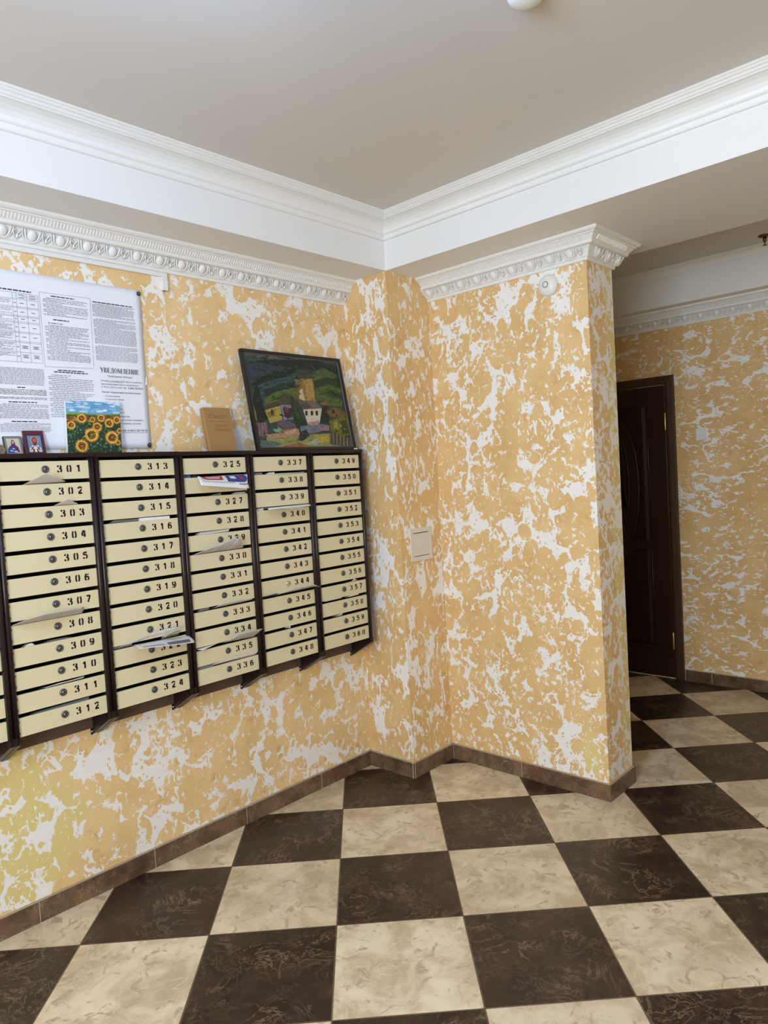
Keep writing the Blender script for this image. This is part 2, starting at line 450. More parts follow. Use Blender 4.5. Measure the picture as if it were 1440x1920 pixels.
for q in ((FILL_WIN[0], FILL_WIN[0]+.05, FILL_WIN[2], FILL_WIN[3]), (FILL_WIN[1]-.05, FILL_WIN[1], FILL_WIN[2], FILL_WIN[3]), (-2.725, -2.675, FILL_WIN[2], FILL_WIN[3]), (FILL_WIN[0], FILL_WIN[1], FILL_WIN[2], FILL_WIN[2]+.05), (FILL_WIN[0], FILL_WIN[1], FILL_WIN[3]-.05, FILL_WIN[3])): b.box(WX-.05, WX-.005, q[0], q[1], q[2], q[3])
struct(b.build('added_window_1', M['plastic_white'], bevel=.004))  # frame of the unseen window added to carry the fill light
b = MB(); b.box(WX, BX0, SY, -CB, ZC, ZC+.1)
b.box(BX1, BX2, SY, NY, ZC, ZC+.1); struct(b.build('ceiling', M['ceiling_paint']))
b = MB(); b.box(WX, BX0, -CB, 0, ZB, ZC+.1); struct(b.build('trim_beam_left', M['white_paint']))
b = MB(); b.box(BX0, BX1, SY, -CB, ZB, ZC+.1); b.box(0, BX1, -CB, NY, ZB, ZC+.1); struct(b.build('trim_beam_right', M['white_paint']))
b = MB(); b.box(BX2, FX, SY, NY, ZB, ZC+.1); struct(b.build('trim_beam_far', M['white_paint']))

# tray mouldings under the ceilings
TRAY = [(0, -.102), (.011, -.102), (.014, -.098), (.014, -.094), (.010, -.092), (.011, -.078), (.017, -.076), (.021, -.072), (.021, -.068), (.017, -.066),
        (.021, -.056), (.030, -.044), (.044, -.034), (.062, -.028), (.074, -.027), (.074, -.024), (.080, -.021), (.084, -.017), (.084, -.015), (.090, -.013), (.095, -.009), (.095, -.007), (.100, -.006), (.106, 0), (0, 0)]
b = MB(); sweep(b, [(WX, -CB), (BX0, -CB), (BX0, SY)], TRAY, ZC); struct(b.build('trim_tray_moulding', M['moulding']))
TRAY2 = [(0, -.05), (.004, -.05), (.006, -.046), (.012, -.03), (.024, -.016), (.042, -.008), (.05, -.005), (.05, 0), (0, 0)]
b = MB(); sweep(b, [(BX2, NY), (BX2, SY)], TRAY2, ZC); sweep(b, [(BX1, SY), (BX1, NY)], TRAY2, ZC); struct(b.build('trim_corridor_moulding', M['moulding']))

# egg and dart cornices
CORN = [(0, 0), (.009, 0), (.012, .003), (.012, .012), (.015, .014), (.018, .017), (.022, .030), (.030, .046), (.041, .057), (.055, .057), (.060, .061), (.060, .070), (.063, .074),
        (.080, .092), (.086, .093), (.088, .097), (.097, .099), (.104, .105), (.104, .114), (0, .114)]
PER = 0.1035
def cornice(name, path, eggs, s_end=None):
    b = MB(); sweep(b, path, CORN, COR_Z)
    for i in range(len(path)-1):
        p, q = Vector(path[i]), Vector(path[i+1]); L = (q-p).length
        if L > 3.5: L_lo = L - 3.5 if eggs[i][1] else 0
        d = (q-p)/L; nrm = Vector((d.y, -d.x))
        ext = eggs[i][2] if len(eggs[i]) > 2 else (0, 0)
        def at(s, e, z): v = p + d*s + nrm*e; return Vector((v.x, v.y, COR_Z+z))
        # point on the sloping egg band: s along, t up the band (0..1), h outwards
        def band(s, t, h):
            e = .018 + .024*max(t, 0)**1.25; z = .017 + .040*t
            return at(s, e + h*.80, z - h*.55)
        s0 = eggs[i][0]
        k = math.floor((0-ext[0]-s0)/PER); 
        while s0 + k*PER < L + ext[1] - .02:
            c = s0 + k*PER; k += 1
            if c < -ext[0]+.02: continue
            # egg
            vv = []; fs = []; NU, NV = 10, 6
            for iv in range(NV+1):
                a = math.pi/2*iv/NV
                for iu in range(NU):
                    t_ = 2*math.pi*iu/NU
                    vv.append(band(c + .0185*math.cos(t_)*math.cos(a), .54 + .46*math.sin(t_)*math.cos(a), .013*math.sin(a)))
            for iv in range(NV):
                for iu in range(NU): fs.append((iv*NU+iu, iv*NU+(iu+1) % NU, (iv+1)*NU+(iu+1) % NU, (iv+1)*NU+iu))
            b.add(vv, fs, 0, True)
            # shells round the egg
            for rx, rz, r, hh in ((.0255, .64, .0036, .005), (.034, .72, .0028, .003)):
                pts = []
                for j in range(9):
                    a = math.pi*(1.02 + .96*j/8)
                    pts.append(band(c + rx*math.cos(a), max(.03, .66 + rz*.95*math.sin(a)) if False else .70 + rz*math.sin(a)*1.0, hh))
                pts = [band(c-rx*1.12, 1.0, hh*.5)] + pts + [band(c+rx*1.12, 1.0, hh*.5)]
                b.tube(pts, r, 5)
            # dart between the eggs: leaf with two curls
            cm = c + PER/2
            if cm < L + ext[1] - .01:
                b.tube([band(cm, .05, .001), band(cm, .35, .004), band(cm, .62, .002)], [.0015, .0055, .002], 6)
                for sgn in (-1, 1):
                    b.tube([band(cm+sgn*.003, .55, .003), band(cm+sgn*.010, .85, .003), band(cm+sgn*.016, .70, .004), band(cm+sgn*.011, .45, .003), band(cm+sgn*.005, .2, .002)], .0028, 5)
        # fluted band
        n = int((L+ext[0]+ext[1])/.0125)
        for j in range(n):
            s = -ext[0] + (j+.5)*.0125
            lo, hi = -.003, .003
            sh = 1.0
            vv = [at(s-.0036, .0645, .0755), at(s+.0036, .0645, .0755), at(s+.0036, .080, .0925), at(s-.0036, .080, .0925)]
            off = nrm*.0028
            ww = [v + Vector((off.x, off.y, -.0026)) for v in vv]
            ww = [ww[0].lerp(ww[1], .2), ww[0].lerp(ww[1], .8), ww[3].lerp(ww[2], .8), ww[3].lerp(ww[2], .2)]
            b.add(vv+ww, [(4, 5, 6, 7), (0, 1, 5, 4), (1, 2, 6, 5), (2, 3, 7, 6), (3, 0, 4, 7)])
    return struct(b.build(name, M['moulding']))
cornice('trim_cornice_left', [(WX, 0), (-CA, 0)], [((-1.95-WX) % PER, 0)])
cornice('trim_cornice_right', [(0, -CB), (0, PY), (PT, PY), (PT, NY)],
        [((-CB+.444) % PER, 0, (0, .03)), (.055, 0, (.03, .03)), (.06, 0, (.03, 0))])
cornice('trim_cornice_far', [(FX, NY), (FX, SY)], [(.05, 0)])

# marble plinths
BT = .011
BP = [(0, 0), (BT, 0), (BT, HB-.003), (BT-.003, HB), (0, HB)]
GP = [(0, HB), (BT-.002, HB), (BT-.004, HB+.0035), (0, HB+.0035)]
def plinth(name, path, seams, corners=()):
    b = MB(); sweep(b, path, BP, 0); sweep(b, path, GP, 0, 1)
    for (x, y, ax) in seams:
        g, t = .0016, BT+.0006
        if ax == 'x-': b.box(x-g, x+g, y-t, y, 0, HB-.001, 1)       # face towards -y
        if ax == 'y-': b.box(x-t, x, y-g, y+g, 0, HB-.001, 1)       # face towards -x
    return struct(b.build(name, [M['plinth'], M['grout']]))
plinth('baseboard_left', [(WX, 0), (-CA, 0)], [(-.7054-.4683*i, 0, 'x-') for i in range(9)])
plinth('baseboard_column', [(-CA, 0), (-CA, -CB), (0, -CB)], [(-CA-BT+.001, -CB-.0, 'x-'), (-CA-.0, -CB-BT+.001, 'y-')])
plinth('baseboard_right', [(0, -CB), (0, PY), (PT, PY), (PT, NY)], [(0, -.763, 'y-'), (0, -CB-BT-.001, 'y-')])
plinth('baseboard_far', [(FX, -.83), (FX, SY)], [(FX, -1.009-.4683*i, 'y-') for i in range(7)])
plinth('baseboard_corridor', [(FX, NY), (FX, .12)], [])

# ------------------------------------------------------------------ ceiling lamps and detector
for i, ((lx, ly), drop, r, e, colr, lab) in enumerate(LAMPS):
    t = thing('ceiling_lamp', lab, 'lamp', (lx, ly, ZC))
    ln = lambda x, y, h: (lx+x, ly+y, ZC-h)
    b = MB(); b.lathe([(0, 0), (.055, 0), (.055, .02), (.012, .03), (.008, .035), (.008, drop-r*.95), (0, drop-r*.95)], ln, 28); b.build('lamp_base', M['plastic_white'], t)
    lm = NT('lamp_glow'); lm.out((0.9, 0.9, 0.9, 1), 0.5, Emission_Color=colr+(1,), Emission_Strength=e)
    b = MB(); b.lathe([(max(.008, r*math.sin(math.pi*k/14)), drop-r*math.cos(math.pi*k/14)) for k in range(1, 14)] + [(0, drop+r)], ln, 28); b.build('lamp_shade', lm.mat, t)
DX, DY = -1.330, -1.762
t = thing('smoke_detector', 'white domed smoke detector on the tray ceiling at the top edge', 'smoke detector', (DX, DY, ZC))
def dn(x, y, h): return (DX+x, DY+y, ZC-h)
b = MB(); b.lathe([(0, 0), (.056, 0), (.058, .003), (.057, .012), (.052, .014), (0, .014)], dn, 40); b.build('base', M['plastic_white'], t)
b = MB(); b.lathe([(.046, .014), (.046, .024), (.05, .026)], dn, 40); b.build('sensor_ring', M['plastic_grey'], t)
b = MB(); b.lathe([(.0, .026), (.049, .026), (.05, .030), (.045, .042), (.034, .050), (.018, .053), (0, .054)], dn, 40); b.build('dome', M['plastic_white'], t)

SX, SYY = 1.645, -1.535
t = thing('fire_sprinkler', 'small brass fire sprinkler hanging from the corridor ceiling', 'sprinkler', (SX, SYY, ZC))
def sn(x, y, h): return (SX+x, SYY+y, ZC-h)
b = MB(); b.lathe([(0, 0), (.036, 0), (.034, .006), (.014, .012), (0, .012)], sn, 24); b.build('escutcheon', M['brass_dark'], t)
b = MB(); b.lathe([(0, .012), (.010, .012), (.010, .030), (.007, .032), (.007, .040), (0, .040)], sn, 16)
b.tube([sn(-.008, 0, .030), sn(-.013, 0, .042), sn(-.004, 0, .056)], .002, 6); b.tube([sn(.008, 0, .030), sn(.013, 0, .042), sn(.004, 0, .056)], .002, 6)
b.build('nozzle', M['brass_dark'], t)
b = MB(); b.lathe([(0, .055), (.013, .055), (.013, .057), (0, .057)], sn, 20); b.build('deflector', M['brass_dark'], t)

# ------------------------------------------------------------------ corridor door
DR, DL = -.757, .043      # leaf edges (y); hinges at DR
DZ0, DZ1 = .012, 2.104
CY = (DR+DL)/2
d = bpy.data.objects.new('door_1', None); COL.objects.link(d); d.location = (FX, CY, 0); WL[d.name] = Vector((FX, CY, 0)); struct(d)
b = MB()
pf = [(0, 0), (-.018, 0), (-.024, .006), (-.026, .02), (-.022, .052), (-.016, .060), (0, .060)]   # (x offset, distance from the opening)
def casing(p, q, inward):
    pass
y0, y1, zt = -.762, .048, 2.108
for (ya, sg) in ((y0, -1), (y1, 1)):
    b.prism([(FX+e, ya+sg*dd) for e, dd in pf], lambda p, t: (p[0], p[1], t if t < 1 else zt + (p[1]-ya)*sg), 0, 2)
b.prism([(FX+e, zt+dd) for e, dd in pf], lambda p, t: (p[0], (y0-(p[1]-zt)) if t < .5 else (y1+(p[1]-zt)), p[1]), 0, 1)
b.build('door_frame', M['frame_wood'], d)
b = MB(); b.box(FX-.014, FX+.02, DR, DL, DZ0, DZ1); leaf = b.build('door_leaf', M['door_wood'], d, bevel=.002)
fxp = FX-.014
def face(y, z, h): return (fxp-h, y, z)
def mirror(pts): return [(2*CY-y, z) for y, z in pts]
def ell(a, bb, t): return (CY + a*math.sin(t), 1.412 + bb*math.cos(t))
A1, B1, A2, B2 = .164, .488, .112, .44
# side panel between the oval and the stile (right-hand one, then mirrored)
def arc(a, bb, t0, t1, n=18): return [ell(a, bb, t0+(t1-t0)*i/n) for i in range(n+1)]
PR = -.622
side = [(PR, 1.972), (-.372, 1.972)] + [(y, z) for y, z in arc(A1+.022, B1+.022, -.08, -2.35)] + [(-.47, .995), (-.55, 1.006), (PR, 1.000)]
low = [(PR, .238), (PR, .928), (-.585, .936), (-.545, .937), (-.50, .925), (-.455, .895), (-.415, .845), (-.385, .78), (-.372, .72), (-.372, .238)]
eye = arc(A2, B2, -.0, -1.98) + [(-.44, 1.215), (-.40, 1.245), (CY, 1.262)]
eye_full = arc(A2, B2, 1.98, -1.98, 30) + [(-.445, 1.212), (-.41, 1.24), (CY, 1.262), (2*CY+.41, 1.24), (2*CY+.445, 1.212)]
rnd = [(CY + .064*math.cos(2*math.pi*i/28), 1.083 + .064*1.6*math.sin(2*math.pi*i/28)) for i in range(28)]
def shrink(pts, k):
    cy = sum(p[0] for p in pts)/len(pts); cz = sum(p[1] for p in pts)/len(pts)
    n = len(pts); res = []
    for i in range(n):
        a, c = Vector(pts[i-1]), Vector(pts[(i+1) % n]); tg = (c-a); tg.normalize()
        nn = Vector((-tg.y, tg.x))
        res.append((pts[i][0]+nn.x*k, pts[i][1]+nn.y*k))
    def area(P): return abs(sum(P[i][0]*P[(i+1) % len(P)][1]-P[(i+1) % len(P)][0]*P[i][1] for i in range(len(P))))
    if area(res) > area(pts): res = [(2*p[0]-q[0], 2*p[1]-q[1]) for p, q in zip(pts, res)]
    return res
for outl in (side, mirror(side), low, mirror(low), eye_full, rnd):
    b = MB()
    b.tube([face(y, z, .001) for y, z in outl], .0075, 8, 1, closed=True, half=(1, 0, 0))
    i1 = shrink(outl, .010); i2 = shrink(outl, .034)
    n = len(outl)
    vv = [face(y, z, .0012) for y, z in i1] + [face(y, z, .0075) for y, z in i2]
    b.add(vv, [(i, (i+1) % n, n+(i+1) % n, n+i) for i in range(n)] + [tuple(range(n, 2*n))], 0)
    b.build('door_panel', [M['door_panel'], M['door_panel']], leaf)
for z0, z1 in ((1.79, 1.905), (.225, .34)):
    b = MB(); b.lathe([(0, z0-.004), (.005, z0-.004), (.0065, z0), (.0065, z1), (.005, z1+.004), (0, z1+.004)], lambda x, y, h: (FX-.024+x, -.758+y, h), 14)
    b.build('hinge', M['brass'], d)
b = MB(); b.tube([face(.0, 1.0, -.001), face(.0, 1.0, .045), face(-.03, 1.0, .05), face(-.12, 1.0, .05)], .009, 10); b.box(fxp-.006, fxp-.0002, -.018, .02, .93, 1.06); b.build('door_handle', M['brass'], d)
tl = (-.372)

# ------------------------------------------------------------------ switches, hatch, wall detector, cable trunking
t = thing('light_switch', 'square white light switch on the far corridor wall beside the dark door', 'light switch', (FX, -.998, 1.738))
b = MB(); b.box(FX-.010, FX-.0002, -1.039, -.957, 1.698, 1.780); b.build('switch_plate', M['plastic_white'], t, bevel=.004, seg=3)
b = MB(); b.prism([(-.0105, 1.711), (-.019, 1.711), (-.013, 1.770), (-.0105, 1.770)], lambda p, q: (FX+p[0], q, p[1]), -1.030, -.966); b.build('rocker', M['plastic_white'], t, bevel=.002)

t = thing('access_hatch', 'square ivory plastic inspection hatch set in the corner column', 'hatch', (-.178, -CB, 1.208))
b = MB(); hx0, hx1, hz0, hz1 = -.264, -.091, 1.122, 1.295
yo = -CB-.0002; w_ = .024
for (x0, x1, z0, z1) in ((hx0, hx1, hz0, hz0+w_), (hx0, hx1, hz1-w_, hz1), (hx0, hx0+w_, hz0+w_, hz1-w_), (hx1-w_, hx1, hz0+w_, hz1-w_)): b.box(x0, x1, yo-.007, yo, z0, z1)
b.build('hatch_frame', M['plastic_ivory'], t, bevel=.0015)
b = MB(); b.box(hx0+w_+.0012, hx1-w_-.0012, yo-.006, yo-.001, hz0+w_+.003, hz1-w_-.004); hd = b.build('hatch_door', M['plastic_ivory'], t, bevel=.001)
b = MB(); b.lathe([(0, 0), (.011, 0), (.011, .0008), (.009, .0012), (0, .0012)], lambda x, y, h: (-.178+x, yo-.0062-h, 1.195+y), 20); b.build('finger_mark', M['plastic_ivory'], hd)
b = MB(); b.box(hx0+.01, hx1-.01, yo-.0008, yo, hz0+.01, hz1-.01); b.build('hatch_recess', M['black_paint'], t)

t = thing('alarm_sounder', 'round white dome detector high on the right wall under the cornice', 'detector', (0, -1.040, 2.424))
def rw(x, y, h): return (-h-.0002, -1.040+x, 2.424+y)
b = MB(); b.lathe([(0, 0), (.046, 0), (.049, .003), (.050, .010), (.048, .015), (.040, .024), (.027, .031), (.018, .033), (0, .033)], rw, 44); b.build('dome', M['plastic_white'], t)
b = MB(); b.lathe([(.0115, .033), (.0118, .0355), (.0145, .0355), (.0150, .033)], rw, 28); b.build('ring', M['plastic_grey'], t)
b = MB(); b.lathe([(0, .033), (.011, .033), (.0105, .036), (.005, .0372), (0, .0374)], rw, 24); b.build('lens', M['plastic_white'], t)

t = thing('cable_trunking', 'white plastic cable trunking running under the left cornice', 'cable trunking', (-2.9, 0, 2.483))
b = MB(); b.box(WX+.02, -1.905, -.0125, -.0002, 2.4745, 2.4925); b.box(-1.9044, -1.389, -.0125, -.0002, 2.4745, 2.4925); b.build('trunking_run', M['plastic_white'], t, bevel=.0015)
b = MB(); b.box(-1.418, -1.3905, -.0165, -.0002, 2.418, 2.474); b.build('trunking_drop', M['plastic_white'], t, bevel=.002)
b = MB(); b.box(-1.4145, -1.394, -.0135, -.002, 2.4165, 2.4182); b.build('drop_mouth', M['plastic_grey'], t)

# ------------------------------------------------------------------ mailboxes
X0, MW, DWD = -2.1744, .3559, .3164
ZT, ZBOT, DHT = 1.6965, .7429, .0662
PITCH = (ZT-ZBOT-DHT)/11
GAP = PITCH-DHT
TOP = 1.7245
TILT = .0033
FY = -.1435
PW = (MW-DWD)/2
DIG = {
 '0': [[(.2,.95),(.09,.86),(.06,.5),(.09,.14),(.2,.05)], [(.36,.95),(.47,.86),(.50,.5),(.47,.14),(.36,.05)]],
 '1': [[(.10,.74),(.20,.80),(.30,.93)], [(.34,1.0),(.34,0)]],
 '2': [[(.03,.73),(.10,.88),(.27,.945),(.44,.88),(.50,.74)], [(.49,.60),(.30,.38),(.10,.14)], [(.02,.07),(.55,.07)]],
 '3': [[(.03,.77),(.10,.89),(.21,.945)], [(.35,.94),(.46,.87),(.49,.74),(.42,.61),(.26,.53)], [(.30,.53),(.44,.47),(.52,.34),(.50,.17),(.37,.05)], [(.21,.05),(.10,.11),(.02,.24)]],
 '4': [[(.28,.98),(.05,.36)], [(.01,.31),(.29,.31)], [(.42,1.0),(.42,0)], [(.42,.31),(.57,.31)]],
 '5': [[(.14,.93),(.52,.93)], [(.11,.98),(.08,.54)], [(.17,.58),(.34,.61),(.49,.50),(.52,.30),(.46,.13),(.35,.05)], [(.21,.05),(.10,.11),(.02,.24)]],
 '6': [[(.31,.95),(.17,.88),(.08,.70),(.05,.40),(.09,.16),(.2,.05)], [(.40,.94),(.50,.80)], [(.16,.52),(.33,.58),(.47,.50),(.51,.32),(.47,.14),(.36,.05)]],
 '7': [[(.02,.93),(.54,.93)], [(.50,.88),(.18,0)]],
 '8': [[(.2,.95),(.10,.87),(.09,.70),(.2,.56)], [(.36,.95),(.46,.87),(.47,.70),(.36,.56)], [(.2,.49),(.06,.40),(.05,.18),(.2,.05)], [(.36,.49),(.50,.40),(.51,.18),(.36,.05)]],
}
DIG['9'] = [[(.56-x, 1-y) for x, y in st] for st in DIG['6']]
def number_mesh(txt):
    """stencilled digits, local frame: x right, z up, facing -y, baseline at z=0"""
    b = MB(); H, W = .0252, .0280
    xs = 0
    for ch in txt:
        for st in DIG[ch]: b.ribbon([(xs + x*W, y*H) for x, y in st], .0064, lambda x, z: (x, 0, z))
        xs += .0345
    return b
def mesh_of(b, name, mats):
    ob = b.build(name, mats); me = ob.data; bpy.data.objects.remove(ob); return me
# door slab, local origin at its top left front corner
b = MB()
b.box(0, DWD, 0, .0016, -DHT, 0); b.box(.001, DWD-.001, .0016, .010, -.0022, -.0008); b.box(.001, DWD-.001, .0016, .010, -DHT+.0008, -DHT+.0022)
DOOR_ME = mesh_of(b, 'letterbox_door', M['cream_metal'])
b = MB(); b.lathe([(0, .0060), (.0042, .0060), (.0046, .0044), (.0080, .0044), (.0095, .0056), (.0122, .0040), (.0134, .0016), (.0134, 0)], lambda x, y, h: (x, -h-.0002, y), 28)
b.box(-.0012, .0012, -.0068, -.0060, -.003, .003, 1)
LOCK_ME = mesh_of(b, 'lock', [M['lock_metal'], M['lock_dark']])
b = MB(); b.lathe([(0, .0060), (.0042, .0060), (.0046, .0044), (.0080, .0044), (.0095, .0056), (.0122, .0040), (.0134, .0016), (.0134, 0)], lambda x, y, h: (x, -h-.0002, y), 28)
b.box(-.0012, .0012, -.0068, -.0060, -.003, .003, 1)
LOCK_NEW = mesh_of(b, 'lock', [M['chrome'], M['lock_dark']])
# parts of a unit, local x from the left edge of the unit, real y, z relative to TILT reference height
UL = -PW
b = MB()
for sx in (UL+.0008, DWD+PW-.0018): b.box(sx, sx+.001, -.136, -.004, ZBOT-.010, TOP-.014)
b.box(UL+.001, DWD+PW-.001, -.005, -.004, ZBOT-.010, TOP-.014)
for r in range(12):
    z = ZT - r*PITCH - DHT
    b.box(UL+.002, DWD+PW-.002, -.1335, -.006, z+.0008, z+.0018)
b.box(-.0005, 0, -.142, -.13, ZBOT, ZT+GAP); b.box(DWD, DWD+.0005, -.142, -.13, ZBOT, ZT+GAP)
BODY_ME = mesh_of(b, 'cabinet_body', M['box_inside'])
b = MB(); b.box(UL+.0004, DWD+PW-.0004, -.158, -.002, TOP-.0135, TOP)
b.box(UL+.0004, DWD+PW-.0004, -.1545, -.150, TOP-.0165, TOP-.013)
TOP_ME = mesh_of(b, 'top_panel', M['brown_metal'])
b = MB(); b.box(UL+.001, DWD+PW-.001, -.0075, -.0005, .6565, ZBOT-.012)
UNDER_ME = mesh_of(b, 'back_rail', M['under_metal'])
def post(xl):
    b = MB(); w_ = PW-.0007; n = 7; prof = []
    # roll-formed post with a rounded nose and a shallow groove near its inner edge
    for j in range(n+1):
        a = math.pi*j/n
        prof.append((xl + w_/2 - w_/2*math.cos(a), -.1455 - .0105*math.sin(a)**.8))
    prof += [(xl+w_, -.128), (xl, -.128)]
    b.prism(prof, lambda p, t: (p[0], p[1], t), .7205, TOP-.014)
    for f in range(len(b.f)): b.sm[f] = len(b.f[f]) == 4
    # knuckles of the door hinges on the inner edge
    for r in range(12):
        z = ZT - r*PITCH
        if xl > .1: continue
        for dz in (.013, .052): b.box(xl+w_-.0005, xl+w_+.0028, -.1462, -.143, z-dz-.004, z-dz+.004)
    return b
PL_ME = mesh_of(post(UL+.0003), 'side_post', M['brown_metal'])
PR_ME = mesh_of(post(DWD+.0004), 'side_post', M['brown_metal'])
def bracket(xl):
    b = MB(); w_ = PW-.0007
    b.prism([(-.1555, .7455), (-.1555, .7195), (-.004, .632), (-.0005, .632), (-.0005, .7435), (-.128, .7455)], lambda p, q: (q, p[0], p[1]), xl, xl+w_)
    return b
BL_ME = mesh_of(bracket(UL+.0003), 'bracket', M['brown_metal'])
BR_ME = mesh_of(bracket(DWD+.0004), 'bracket', M['brown_metal'])
b = MB(); b.box(DWD-.007, DWD+.0004, -.004, -.0005, .630, .672); FOOT_ME = mesh_of(b, 'bracket_foot', M['brown_metal'])
b = MB(); b.lathe([(0, .0022), (.003, .0022), (.0046, .0012), (.0048, 0)], lambda x, y, h: (DWD-.0018+x, -.0045-h, .643+y), 14); SCREW_ME = mesh_of(b, 'screw', M['chrome'])
ULAB = {-1: 'brown mailbox column cut off by the left edge of the photo',
        0: 'brown mailbox column with cream doors numbered 301 to 312, under the two icons',
        1: 'brown mailbox column with cream doors numbered 313 to 324, newspapers hanging from it',
        2: 'brown mailbox column with cream doors numbered 325 to 336, below the tan book',
        3: 'brown mailbox column with cream doors numbered 337 to 348, with one shiny lock',
        4: 'brown mailbox column with cream doors numbered 349 to 360, nearest the corner column'}
for u in range(-1, 5):
    ux = X0 + u*MW
    zoff = -TILT*(ux + DWD/2 + 1.3)
    t = thing('mailbox_column', ULAB[u], 'mailbox', (ux, 0, zoff), 'mailbox columns along the wall')
    t.rotation_euler = (0, 0, 0)
    for nm, me in (('cabinet_body', BODY_ME), ('top_panel', TOP_ME), ('back_rail', UNDER_ME), ('side_post', PL_ME), ('side_post', PR_ME), ('bracket', BL_ME)):
        inst(nm, me, t, (0, 0, 0))
    br = inst('bracket', BR_ME, t, (0, 0, 0))
    inst('bracket_foot', FOOT_ME, br, (0, 0, 0)); inst('screw', SCREW_ME, br, (0, 0, 0))
    for r in range(12):
        num = 301 + 12*u + r
        dr = inst('letterbox_door', DOOR_ME, t, (0, FY, ZT - r*PITCH))
        inst('lock', LOCK_NEW if num == 344 else LOCK_ME, dr, (.1588, 0, -.0283))
        if u >= 0:
            nb = number_mesh(str(num)); me = mesh_of(nb, 'number', M['black_paint'])
            inst('number', me, dr, (.2015, -.0004, -.0410))
def topz(x): return TOP - TILT*(math.floor((x-X0+PW)/MW)*MW + X0 + DWD/2 + 1.3)

